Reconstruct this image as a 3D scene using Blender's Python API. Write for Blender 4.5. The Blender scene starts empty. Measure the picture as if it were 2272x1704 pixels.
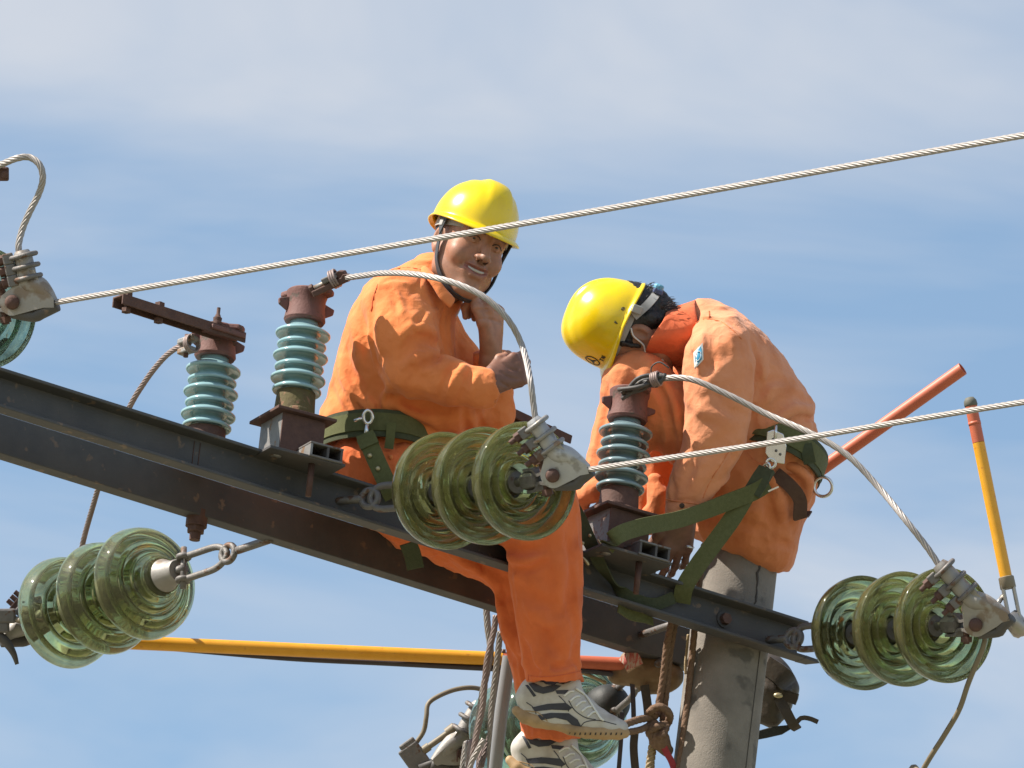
import bpy, math, random
import numpy as np
from math import radians, sin, cos, pi, sqrt, atan2
random.seed(7); np.random.seed(7)
sc = bpy.context.scene
col = sc.collection

# ------------------------------------------------------------------ camera
ELEV, ROLL = radians(19.0), radians(6.0)
DIST, FPX = 25.0, 22500.0            # metres to the pole, focal length in photo pixels
PW, PH = 2272.0, 1704.0
ZB = 9.3                             # height of the cross-arm's top
def V(*a): return np.array(a, float)
_R, _U = V(1, 0, 0), V(0, -sin(ELEV), cos(ELEV))
CF = V(0, cos(ELEV), sin(ELEV))
CR = cos(ROLL)*_R + sin(ROLL)*_U
CU = cos(ROLL)*_U - sin(ROLL)*_R
_u, _v = (1623-PW/2)/FPX, (PH/2-1376)/FPX
CAM = V(0, 0, ZB) - DIST*(CF + CR*_u + CU*_v)

cam = bpy.data.cameras.new('camera'); camo = bpy.data.objects.new('camera', cam)
col.objects.link(camo); sc.camera = camo
cam.sensor_width = 36.0; cam.lens = 36.0*FPX/PW
cam.clip_start = 0.1; cam.clip_end = 20000
from mathutils import Matrix, Vector
camo.matrix_world = Matrix(((CR[0], CU[0], -CF[0], CAM[0]), (CR[1], CU[1], -CF[1], CAM[1]),
                            (CR[2], CU[2], -CF[2], CAM[2]), (0, 0, 0, 1)))

# ------------------------------------------------------------------ light
SUN = V(-0.70, -0.14, 0.68); SUN = SUN/np.linalg.norm(SUN)
world = bpy.data.worlds.new('World'); sc.world = world; world.use_nodes = True
nt = world.node_tree; nt.nodes.clear()
def N(t, **kw):
    n = nt.nodes.new(t)
    for k, v in kw.items(): setattr(n, k, v)
    return n
sky = N('ShaderNodeTexSky'); sky.sky_type = 'NISHITA'; sky.sun_disc = False
sky.sun_elevation = math.asin(SUN[2]); sky.sun_rotation = atan2(SUN[0], SUN[1])
sky.air_density = 1.0; sky.dust_density = 0.3; sky.ozone_density = 2.4; sky.altitude = 100
SKY_STRENGTH = 0.1
bg = N('ShaderNodeBackground'); bg.inputs['Strength'].default_value = SKY_STRENGTH
out = N('ShaderNodeOutputWorld')
# thin high cloud, in streaks, over the whole sky
tc = N('ShaderNodeTexCoord')
mp = N('ShaderNodeMapping'); mp.inputs['Rotation'].default_value = (0, radians(-3), 0)
mp.inputs['Scale'].default_value = (10, 10, 36); mp.inputs['Location'].default_value = (12.889, 12.969, 14.5)
n1 = N('ShaderNodeTexNoise'); n1.inputs['Scale'].default_value = 1.0; n1.inputs['Detail'].default_value = 5
n1.inputs['Roughness'].default_value = 0.52; n1.inputs['Distortion'].default_value = 0.35
rp = N('ShaderNodeValToRGB')
rp.color_ramp.elements[0].position = 0.38; rp.color_ramp.elements[0].color = (.14, .14, .14, 1)
rp.color_ramp.elements[1].position = 0.75; rp.color_ramp.elements[1].color = (1, 1, 1, 1)
ml = N('ShaderNodeMath', operation='MULTIPLY'); ml.inputs[1].default_value = 0.8
mx = N('ShaderNodeMix', data_type='RGBA'); mx.inputs[7].default_value = (4.8, 4.75, 4.8, 1)
nt.links.new(tc.outputs['Generated'], mp.inputs['Vector']); nt.links.new(mp.outputs[0], n1.inputs['Vector'])
nt.links.new(n1.outputs['Fac'], rp.inputs[0]); nt.links.new(rp.outputs[0], ml.inputs[0])
nt.links.new(ml.outputs[0], mx.inputs[0]); tint = N('ShaderNodeMix', data_type='RGBA'); tint.blend_type = 'MULTIPLY'; tint.inputs[0].default_value = 1; tint.inputs[7].default_value = (.94, 1.04, 1.0, 1)
nt.links.new(sky.outputs[0], tint.inputs[6]); nt.links.new(tint.outputs[2], mx.inputs[6])
nt.links.new(mx.outputs[2], bg.inputs[0]); nt.links.new(bg.outputs[0], out.inputs[0])

sun = bpy.data.lights.new('sun', 'SUN'); sun.energy = 5.0; sun.angle = radians(0.5); sun.color = (1.0, 0.93, 0.82)
suno = bpy.data.objects.new('sun', sun); col.objects.link(suno)
suno.rotation_euler = Vector(SUN).to_track_quat('Z', 'Y').to_euler(); suno.location = (-20, -12, 40)

sc.view_settings.view_transform = 'Standard'; sc.view_settings.look = 'None'
sc.view_settings.exposure = 0.75; sc.view_settings.gamma = 1.0; sc.view_settings.use_curve_mapping = False
sc.cycles.max_bounces = 14; sc.cycles.transmission_bounces = 12; sc.cycles.glossy_bounces = 6
sc.cycles.diffuse_bounces = 4; sc.cycles.caustics_reflective = False; sc.cycles.caustics_refractive = False
sc.cycles.use_denoising = True; sc.cycles.sample_clamp_indirect = 6

# ------------------------------------------------------------------ coordinates
PREF = CAM + DIST*CF
def W(px, py, d):
    """photo pixel + depth beyond the pole's plane -> world point"""
    return CAM + (DIST+d)*(CF + CR*((px-PW/2)/FPX) + CU*((PH/2-py)/FPX))
def A(px, py, d):
    """the same point, in axes right / up / away with origin PREF (for sculpting)"""
    return V((px-PW/2)*(DIST+d)/FPX, (PH/2-py)*(DIST+d)/FPX, d)
RA = np.stack([CR, CU, CF])           # rows
def A2W(a): return PREF + np.asarray(a) @ RA
def W2A(w): return (np.asarray(w)-PREF) @ RA.T
def PX(w):
    q = np.asarray(w)-CAM; z = q @ CF
    return (PW/2+FPX*(q@CR)/z, PH/2-FPX*(q@CU)/z, z-DIST)
PHB = radians(33.0)
BD, BN = V(cos(PHB), sin(PHB), 0), V(-sin(PHB), cos(PHB), 0)
def beam(t, n, h): return V(0, 0, ZB+h) + t*BD + n*BN
def on_n(px, py, n):
    """where the ray through a pixel meets the vertical plane n = const of the cross-arm"""
    r = W(px, py, 0)-CAM
    s = (n - (CAM-V(0, 0, ZB))@BN)/(r@BN)
    return CAM+s*r
def nrm(v): v = np.asarray(v, float); return v/np.linalg.norm(v)

# ------------------------------------------------------------------ mesh helpers
def join(*ms):
    vs, fs, o = [], [], 0
    for v, f in ms:
        v = np.asarray(v, float); vs.append(v)
        fs += [tuple(i+o for i in q) for q in f]; o += len(v)
    return np.concatenate(vs), fs
def frame(z, up=(0, 0, 1)):
    z = nrm(z); up = np.asarray(up, float)
    if abs(z@nrm(up)) > .98: up = V(1, 0, 0) if abs(z[0]) < .9 else V(0, 1, 0)
    x = nrm(np.cross(up, z)); return x, np.cross(z, x), z
def lathe(prof, o, z, n=32, up=(0, 0, 1), closed=False):
    """profile of (radius, height) spun round axis z from o"""
    x, y, z = frame(z, up); vs, fs = [], []
    m = len(prof)
    for r, h in prof:
        for k in range(n):
            a = 2*pi*k/n; vs.append(o+z*h+r*(x*cos(a)+y*sin(a)))
    for i in range(m-1 if not closed else m):
        j = (i+1) % m
        for k in range(n):
            l = (k+1) % n; fs.append((i*n+k, i*n+l, j*n+l, j*n+k))
    if not closed:
        fs.append(tuple(range(n))[::-1]); fs.append(tuple((m-1)*n+k for k in range(n)))
    return np.array(vs), fs
def spline(pts, n=None, step=None):
    p = np.asarray(pts, float); q = np.concatenate([[2*p[0]-p[1]], p, [2*p[-1]-p[-2]]])
    out = []
    for i in range(1, len(q)-2):
        for t in np.linspace(0, 1, 24, endpoint=False):
            a, b, c, d = q[i-1:i+3]
            out.append(.5*(2*b+(c-a)*t+(2*a-5*b+4*c-d)*t*t+(3*b-a-3*c+d)*t**3))
    out.append(q[-2]); out = np.array(out)
    L = np.concatenate([[0], np.cumsum(np.linalg.norm(np.diff(out, axis=0), axis=1))])
    if n is None: n = max(2, int(L[-1]/step)+1)
    s = np.linspace(0, L[-1], n)
    return np.stack([np.interp(s, L, out[:, k]) for k in range(out.shape[1])], 1)
def frames(p):
    t = np.gradient(p, axis=0); t /= np.linalg.norm(t, axis=1)[:, None]
    x, y, _ = frame(t[0]); X, Y = [x], [y]
    for i in range(1, len(p)):
        x = X[-1]-t[i]*(X[-1]@t[i]); x = nrm(x); X.append(x); Y.append(np.cross(t[i], x))
    return t, np.array(X), np.array(Y)
def tube(p, r, n=12, cap=True):
    p = np.asarray(p, float); r = np.broadcast_to(np.asarray(r, float), (len(p),))
    t, X, Y = frames(p); a = np.arange(n)*2*pi/n
    vs = (p[:, None]+r[:, None, None]*(X[:, None]*np.cos(a)[None, :, None]+Y[:, None]*np.sin(a)[None, :, None])).reshape(-1, 3)
    fs = [(i*n+k, i*n+(k+1) % n, (i+1)*n+(k+1) % n, (i+1)*n+k) for i in range(len(p)-1) for k in range(n)]
    if cap: fs += [tuple(range(n))[::-1], tuple((len(p)-1)*n+k for k in range(n))]
    return vs, fs
def cable(pts, R, pitch=.10, lobes=8, step=.006, per=6, ph=0.0, dep=.30):
    """stranded wire: lobed section swept with twist"""
    p = spline(pts, step=step); t, X, Y = frames(p); n = lobes*per
    L = np.concatenate([[0], np.cumsum(np.linalg.norm(np.diff(p, axis=0), axis=1))])
    a = np.arange(n)*2*pi/n
    rs = R*(1-dep+dep*np.abs(np.cos(a*lobes/2))**.8)
    tw = L*2*pi/pitch+ph
    ang = a[None]+tw[:, None]
    vs = (p[:, None]+rs[None, :, None]*(X[:, None]*np.cos(ang)[..., None]+Y[:, None]*np.sin(ang)[..., None])).reshape(-1, 3)
    fs = [(i*n+k, i*n+(k+1) % n, (i+1)*n+(k+1) % n, (i+1)*n+k) for i in range(len(p)-1) for k in range(n)]
    fs += [tuple(range(n))[::-1], tuple((len(p)-1)*n+k for k in range(n))]
    return vs, fs
def box(c, ax, ay, az):
    """box by centre and three half-extent vectors"""
    c = np.asarray(c, float)
    vs = [c+i*ax+j*ay+k*az for k in (-1, 1) for j in (-1, 1) for i in (-1, 1)]
    fs = [(0, 2, 3, 1), (4, 5, 7, 6), (0, 1, 5, 4), (2, 6, 7, 3), (0, 4, 6, 2), (1, 3, 7, 5)]
    if np.cross(ax, ay)@az < 0: fs = [f[::-1] for f in fs]
    return np.array(vs), fs
def prism(poly, e):
    """planar polygon of 3-D points pushed along vector e"""
    p = np.asarray(poly, float); n = len(p); e = np.asarray(e, float)
    vs = np.concatenate([p, p+e])
    fs = [tuple(range(n))[::-1], tuple(range(n, 2*n))]+[(k, (k+1) % n, n+(k+1) % n, n+k) for k in range(n)]
    a = np.zeros(3)
    for k in range(n): a += np.cross(p[k], p[(k+1) % n])
    if a@e < 0: fs = [f[::-1] for f in fs]
    return vs, fs
def hexnut(c, z, r, h, up=(0, 0, 1)): return lathe([(r, -h/2), (r, h/2)], np.asarray(c), z, 6, up)
class Flat(tuple): pass
def ribbon(pts, wdirs, w, th, step=.008):
    """flat webbing: path, width direction at each control point"""
    P = np.concatenate([np.asarray(pts, float), np.asarray(wdirs, float)], 1)
    q = spline(P, step=step); p, d = q[:, :3], q[:, 3:]
    t = np.gradient(p, axis=0); t /= np.linalg.norm(t, axis=1)[:, None]
    d = d-t*np.sum(d*t, 1)[:, None]; d /= np.linalg.norm(d, axis=1)[:, None]
    m = np.cross(t, d)
    vs = np.stack([p-d*w/2-m*th/2, p+d*w/2-m*th/2, p+d*w/2+m*th/2, p-d*w/2+m*th/2], 1).reshape(-1, 3)
    fs = [(i*4+k, i*4+(k+1) % 4, i*4+4+(k+1) % 4, i*4+4+k) for i in range(len(p)-1) for k in range(4)]
    fs += [(3, 2, 1, 0), tuple((len(p)-1)*4+k for k in range(4))]
    return Flat((vs, fs))
def ring(c, z, R, r, n=28, m=10, up=(0, 0, 1), ax=1.0, ay=1.0):
    x, y, z = frame(z, up); vs, fs = [], []
    for i in range(n):
        a = 2*pi*i/n; d = x*cos(a)*ax+y*sin(a)*ay; dd = nrm(d)
        for j in range(m):
            b = 2*pi*j/m; vs.append(np.asarray(c)+R*d+r*(dd*cos(b)+z*sin(b)))
    for i in range(n):
        for j in range(m):
            k, l = (i+1) % n, (j+1) % m; fs.append((i*m+j, k*m+j, k*m+l, i*m+l))
    return np.array(vs), fs
def ball(c, r, n=16, m=10, ax=None):
    ax = np.eye(3) if ax is None else ax; vs, fs = [], []
    for i in range(1, m):
        b = pi*i/m
        for k in range(n):
            a = 2*pi*k/n; vs.append(np.asarray(c)+ (np.asarray(r)*V(sin(b)*cos(a), sin(b)*sin(a), cos(b)))@ax)
    top, bot = len(vs), len(vs)+1
    rr = np.broadcast_to(np.asarray(r, float), (3,))
    vs += [np.asarray(c)+V(0, 0, rr[2])@ax, np.asarray(c)-V(0, 0, rr[2])@ax]
    for i in range(m-2):
        for k in range(n): fs.append((i*n+k, (i+1)*n+k, (i+1)*n+(k+1) % n, i*n+(k+1) % n))
    for k in range(n):
        fs.append((top, k, (k+1) % n)); fs.append((bot, (m-2)*n+(k+1) % n, (m-2)*n+k))
    return np.array(vs), fs

# ------------------------------------------------------------------ scene objects
def thing(name, loc, label, cat, group=None):
    o = bpy.data.objects.new(name, None); col.objects.link(o); o.location = [float(x) for x in loc]
    o.empty_display_size = .05
    o['label'] = label; o['category'] = cat
    if group: o['group'] = group
    return o
def tag(o, label, cat, group=None, kind=None):
    o['label'] = label; o['category'] = cat
    if group: o['group'] = group
    if kind: o['kind'] = kind
    return o
def origin(o):
    return np.zeros(3) if o is None else np.array(o.location) + origin(o.parent)
def obj(name, m, mat, parent=None, smooth=True, bevel=0, org=None, subsurf=0):
    if isinstance(m, Flat) and smooth is True: smooth = 'auto'
    vs, fs = m
    vs = np.asarray(vs, float)
    if org is None: org = origin(parent) if parent is not None else vs.mean(0)
    me = bpy.data.meshes.new(name)
    vl = vs-org
    if isinstance(fs, np.ndarray):
        k = fs.shape[1]
        me.vertices.add(len(vl)); me.vertices.foreach_set('co', vl.astype(np.float32).ravel())
        me.loops.add(fs.size); me.loops.foreach_set('vertex_index', fs.astype(np.int32).ravel())
        me.polygons.add(len(fs)); me.polygons.foreach_set('loop_start', np.arange(0, fs.size, k, dtype=np.int32))
        me.update(calc_edges=True)
    else:
        me.from_pydata([tuple(map(float, v)) for v in vl], [], [tuple(map(int, f)) for f in fs])
    me.materials.append(mat)
    o = bpy.data.objects.new(name, me); col.objects.link(o)
    if parent is not None:
        o.parent = parent; o.location = [float(x) for x in org-origin(parent)]
    else: o.location = [float(x) for x in org]
    if smooth:
        me.polygons.foreach_set('use_smooth', [True]*len(me.polygons))
        if smooth == 'auto':
            md = o.modifiers.new('split', 'EDGE_SPLIT'); md.split_angle = radians(38)
    else: me.polygons.foreach_set('use_smooth', [False]*len(me.polygons))
    if bevel:
        b = o.modifiers.new('bevel', 'BEVEL'); b.width = bevel; b.segments = 2; b.limit_method = 'ANGLE'; b.angle_limit = radians(40)
    return o
def copy_tree(o, shift, parent=None):
    c = o.copy(); col.objects.link(c)
    if parent is None: c.location = Vector(o.location)+Vector([float(x) for x in shift])
    else: c.parent = parent
    for ch in [x for x in o.children]: copy_tree(ch, shift, c)
    return c

# ------------------------------------------------------------------ materials
def mat(name, c1, c2=None, rough=.6, metal=0.0, scale=30, bump=.0, bscale=None, spots=None, spot_scale=60, spot_at=.62,
        spec=.5, detail=6, coat=0, contrast=.25, stretch=None, sheen=0, c3=None, c3_scale=8):
    m = bpy.data.materials.new(name); m.use_nodes = True; t = m.node_tree; t.nodes.clear()
    def n(ty, **kw):
        x = t.nodes.new(ty)
        for k, v in kw.items(): setattr(x, k, v)
        return x
    L = t.links.new
    p = n('ShaderNodeBsdfPrincipled'); o = n('ShaderNodeOutputMaterial'); L(p.outputs[0], o.inputs[0])
    p.inputs['Roughness'].default_value = rough; p.inputs['Metallic'].default_value = metal
    p.inputs['Specular IOR Level'].default_value = spec; p.inputs['Coat Weight'].default_value = coat
    p.inputs['Sheen Weight'].default_value = sheen
    tcn = n('ShaderNodeTexCoord'); vec = tcn.outputs['Object']
    if stretch is not None:
        mpn = n('ShaderNodeMapping'); mpn.inputs['Scale'].default_value = stretch; L(vec, mpn.inputs[0]); vec = mpn.outputs[0]
    c2 = c1 if c2 is None else c2
    ns = n('ShaderNodeTexNoise'); ns.inputs['Scale'].default_value = scale; ns.inputs['Detail'].default_value = detail
    ns.inputs['Roughness'].default_value = .6; L(vec, ns.inputs['Vector'])
    r = n('ShaderNodeValToRGB'); r.color_ramp.elements[0].position = .5-contrast; r.color_ramp.elements[1].position = .5+contrast
    r.color_ramp.elements[0].color = (*c1, 1); r.color_ramp.elements[1].color = (*c2, 1); L(ns.outputs['Fac'], r.inputs[0])
    c = r.outputs[0]
    if c3 is not None:
        n3 = n('ShaderNodeTexNoise'); n3.inputs['Scale'].default_value = c3_scale; n3.inputs['Detail'].default_value = 5; L(vec, n3.inputs['Vector'])
        r3 = n('ShaderNodeValToRGB'); r3.color_ramp.elements[0].position = .5; r3.color_ramp.elements[1].position = .68; L(n3.outputs['Fac'], r3.inputs[0])
        x3 = n('ShaderNodeMix', data_type='RGBA'); L(r3.outputs[0], x3.inputs[0]); L(c, x3.inputs[6]); x3.inputs[7].default_value = (*c3, 1)
        c = x3.outputs[2]
    if spots is not None:
        n2 = n('ShaderNodeTexNoise'); n2.inputs['Scale'].default_value = spot_scale; n2.inputs['Detail'].default_value = 3; L(vec, n2.inputs['Vector'])
        r2 = n('ShaderNodeValToRGB'); r2.color_ramp.elements[0].position = spot_at; r2.color_ramp.elements[1].position = spot_at+.06
        L(n2.outputs['Fac'], r2.inputs[0])
        x = n('ShaderNodeMix', data_type='RGBA'); L(r2.outputs[0], x.inputs[0]); L(c, x.inputs[6]); x.inputs[7].default_value = (*spots, 1)
        c = x.outputs[2]
    L(c, p.inputs['Base Color'])
    if bump:
        bn = n('ShaderNodeTexNoise'); bn.inputs['Scale'].default_value = bscale or scale*3; bn.inputs['Detail'].default_value = 5; L(vec, bn.inputs['Vector'])
        b = n('ShaderNodeBump'); b.inputs['Strength'].default_value = bump; b.inputs['Distance'].default_value = .004
        L(bn.outputs['Fac'], b.inputs['Height']); L(b.outputs[0], p.inputs['Normal'])
    m['out'] = 1
    return m

# ================================================================== materials
M_steel = mat('painted_steel', (.045, .046, .052), (.088, .083, .08), rough=.62, scale=9, bump=.12, bscale=120, spots=(.16, .115, .085), spot_scale=30, spot_at=.63, c3=(.078, .066, .06), c3_scale=3.5)
M_rust = mat('rusty_iron', (.068, .034, .028), (.125, .063, .046), rough=.8, scale=40, bump=.35, bscale=160)
M_rust_red = mat('red_oxide_cap', (.125, .052, .046), (.18, .082, .068), rough=.72, scale=28, bump=.3, bscale=150, spots=(.085, .055, .042), spot_scale=45, spot_at=.6)
M_moss = mat('mossy_iron', (.085, .06, .032), (.13, .11, .042), rough=.9, scale=35, bump=.5, bscale=140, spots=(.22, .12, .07), spot_scale=50)
M_galv = mat('galvanised_iron', (.21, .20, .195), (.31, .295, .28), rough=.5, metal=.4, scale=35, bump=.15, bscale=150, spots=(.25, .16, .10), spot_scale=28, spot_at=.6)
M_galvdark = mat('weathered_forging', (.13, .12, .115), (.21, .195, .185), rough=.6, metal=.4, scale=40, bump=.3, bscale=150, spots=(.13, .075, .05), spot_scale=40, spot_at=.58)
M_alu = mat('cast_aluminium', (.36, .36, .37), (.45, .445, .44), rough=.5, metal=.35, scale=30, bump=.12, bscale=220, spots=(.28, .27, .255), spot_scale=24, spot_at=.6)
M_alud = mat('stained_aluminium', (.27, .255, .24), (.36, .335, .31), rough=.55, metal=.35, scale=18, bump=.12, bscale=200, spots=(.24, .19, .15), spot_scale=20, spot_at=.56)
M_wire = mat('aluminium_strand', (.30, .27, .255), (.41, .375, .35), rough=.5, metal=.3, scale=60)
M_wired = mat('dull_strand', (.24, .18, .17), (.34, .27, .25), rough=.6, metal=.4, scale=60)
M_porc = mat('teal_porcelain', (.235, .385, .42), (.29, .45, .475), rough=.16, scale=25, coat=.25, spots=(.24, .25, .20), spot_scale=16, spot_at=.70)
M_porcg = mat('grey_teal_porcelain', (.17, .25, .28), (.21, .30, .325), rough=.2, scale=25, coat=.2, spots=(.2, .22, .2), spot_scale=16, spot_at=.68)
M_conc = mat('weathered_concrete', (.165, .148, .13), (.27, .24, .21), rough=.92, scale=11, bump=.35, bscale=240, spots=(.13, .118, .105), spot_scale=14, spot_at=.60, contrast=.2)
M_crack = mat('crack_filler', (.075, .068, .062), rough=.95)
M_ground = mat('dry_grass_ground', (.20, .18, .135), (.27, .24, .18), rough=.95, scale=.4, c3=(.14, .16, .06), c3_scale=.05)

def glass_mat(name, tint, dirt, dirt2):
    m = bpy.data.materials.new(name); m.use_nodes = True; t = m.node_tree; t.nodes.clear(); L = t.links.new
    n = lambda ty: t.nodes.new(ty)
    o = n('ShaderNodeOutputMaterial'); g = n('ShaderNodeBsdfPrincipled'); d = n('ShaderNodeBsdfPrincipled'); mix = n('ShaderNodeMixShader')
    g.inputs['Base Color'].default_value = (*tint, 1); g.inputs['Transmission Weight'].default_value = 1.0
    g.inputs['Roughness'].default_value = .03; g.inputs['IOR'].default_value = 1.45
    tcn = n('ShaderNodeTexCoord')
    a = n('ShaderNodeTexNoise'); a.inputs['Scale'].default_value = 17; a.inputs['Detail'].default_value = 7; a.inputs['Roughness'].default_value = .68
    b = n('ShaderNodeTexNoise'); b.inputs['Scale'].default_value = 150; b.inputs['Detail'].default_value = 4
    L(tcn.outputs['Object'], a.inputs['Vector']); L(tcn.outputs['Object'], b.inputs['Vector'])
    r = n('ShaderNodeValToRGB'); r.color_ramp.elements[0].position = .40; r.color_ramp.elements[1].position = .72
    r.color_ramp.elements[0].color = (.13, .13, .13, 1); r.color_ramp.elements[1].color = (.56, .56, .56, 1)
    L(a.outputs['Fac'], r.inputs[0])
    rb = n('ShaderNodeValToRGB'); rb.color_ramp.elements[0].position = .62; rb.color_ramp.elements[1].position = .75; rb.color_ramp.elements[1].color = (.28, .28, .28, 1)
    L(b.outputs['Fac'], rb.inputs[0])
    ad = n('ShaderNodeMath'); ad.operation = 'ADD'; ad.use_clamp = True; L(r.outputs[0], ad.inputs[0]); L(rb.outputs[0], ad.inputs[1])
    cr = n('ShaderNodeValToRGB'); cr.color_ramp.elements[0].color = (*dirt, 1); cr.color_ramp.elements[1].color = (*dirt2, 1); L(b.outputs['Fac'], cr.inputs[0])
    L(cr.outputs[0], d.inputs['Base Color']); d.inputs['Roughness'].default_value = .45
    tl = n('ShaderNodeBsdfTranslucent'); L(cr.outputs[0], tl.inputs['Color']); dm_ = n('ShaderNodeMixShader'); dm_.inputs[0].default_value = .5
    L(d.outputs[0], dm_.inputs[1]); L(tl.outputs[0], dm_.inputs[2])
    L(ad.outputs[0], mix.inputs[0]); L(g.outputs[0], mix.inputs[1]); L(dm_.outputs[0], mix.inputs[2]); L(mix.outputs[0], o.inputs[0])
    return m
M_glass = glass_mat('green_dirty_glass', (.66, .76, .42), (.15, .155, .055), (.34, .31, .15))
M_glass2 = glass_mat('blue_green_glass', (.60, .82, .62), (.09, .12, .07), (.24, .26, .18))

# ================================================================== ground and pole
gr = obj('ground', ([V(-4000, -4000, 0), V(4000, -4000, 0), V(4000, 4000, 0), V(-4000, 4000, 0)], [(0, 1, 2, 3)]), M_ground, smooth=False)
gr['kind'] = 'structure'

POLE_TOP = on_n(1652, 1215, 0)[2]
lean = V(.020, .0, 1.0); lean = lean/np.linalg.norm(lean)
pole = thing('concrete_pole', lean*(-ZB)/lean[2]+V(0, 0, ZB), 'round grey concrete pole that carries the steel cross-arm', 'pole')
def pole_at(z): return V(0, 0, ZB)+lean*((z-ZB)/lean[2])
def pole_r(z): return .0985+.0055*(ZB-z)
zs = [0, 3, 6, 8, 9, POLE_TOP-.012, POLE_TOP]
prof = [(pole_r(z), (z)/lean[2]) for z in zs]; prof[-1] = (pole_r(POLE_TOP)-.010, POLE_TOP/lean[2])
obj('shaft', lathe(prof, pole_at(0), lean, 64), M_conc, pole, smooth='auto')
# casting seam and the crack along the right flank
def pole_skin(z, ang, off): return pole_at(z)+V(cos(ang), sin(ang), 0)*(pole_r(z)+off)
sx = [pole_skin(z, -.70+.02*sin(z*9), .0006) for z in np.arange(8.0, ZB-.02, .05)]
obj('seam', tube(np.array(sx), .0012, 6), M_crack, pole)
rg = np.random.RandomState(3)
cx_ = [pole_skin(z, -1.05+.05*sin(z*13)+.05*rg.randn()*.6, .0004) for z in np.arange(ZB-.02, POLE_TOP-.02, .012)]
obj('crack', tube(np.array(cx_), .0016+.0022*rg.rand(len(cx_)), 6), M_crack, pole)

# ================================================================== cross-arm: two steel channels clamped to the pole
arm = thing('cross_arm', beam(0, 0, -.115), 'dark steel cross-arm of two long channels bolted round the pole', 'cross-arm')
CH = .096
def channel(t0, t1, nw, s, tilt=0):
    """s=-1 opens towards the camera side, +1 away"""
    th, fw, tf = .007, .045, .008
    sec = [(nw, 0), (nw+s*fw, 0), (nw+s*fw, -tf), (nw+s*th, -tf-.004), (nw+s*th, -CH+tf+.004), (nw+s*fw, -CH+tf), (nw+s*fw, -CH), (nw, -CH)]
    ts = np.linspace(t0, t1, 14)
    vs = np.array([beam(t, n, h) for t in ts for n, h in sec]); k = len(sec)
    fs = [(i*k+j, i*k+(j+1) % k, (i+1)*k+(j+1) % k, (i+1)*k+j) for i in range(len(ts)-1) for j in range(k)]
    fs += [tuple(range(k))[::-1], tuple((len(ts)-1)*k+j for j in range(k))]
    if s < 0: fs = [f[::-1] for f in fs]
    return vs, fs
TR = .128   # right end of the arm
c1 = obj('channel', channel(-3.1, TR, -.105, -1), M_steel, arm, smooth=False, bevel=.002)
c2 = obj('channel', channel(-3.1, TR-.02, .140, 1), M_steel, arm, smooth=False, bevel=.002)
# end lip of the lower flange
lip = prism([beam(TR, -.150, -CH), beam(TR+.045, -.146, -CH), beam(TR+.03, -.109, -CH), beam(TR, -.105, -CH)], V(0, 0, .008))
obj('flange_lip', lip, M_steel, arm, smooth=False)
# through bolts
def tof(px, py, n): return (on_n(px, py, n)-V(0, 0, ZB))@BD
for px, py in ((1605, 1375),):
    c = on_n(px, py, -.112)
    wsh = obj('washer', lathe([(.008, 0), (.021, 0), (.021, .004), (.008, .004)], c, -BN, 24), M_steel, arm, smooth='auto')
    obj('bolt_head', hexnut(c-BN*.010, -BN, .015, .016), M_rust, arm, smooth=False, bevel=.0015)
c = beam(-.30, .0, -.06)
obj('tie_bolt', tube([beam(-.17, -.1, -.055), beam(-.17, .17, -.055)], .009, 12), M_galvdark, arm)
# joint mark and weld bead on the front web
for px in (432, 445):
    p0 = on_n(px, 975 if px < 440 else 979, -.1119); tt = (p0-V(0, 0, ZB))@BD
    obj('weld_bead', tube([beam(tt, -.1125, -.018), beam(tt, -.1125, -CH+.014)], .0012, 6), M_rust, arm)

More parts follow.
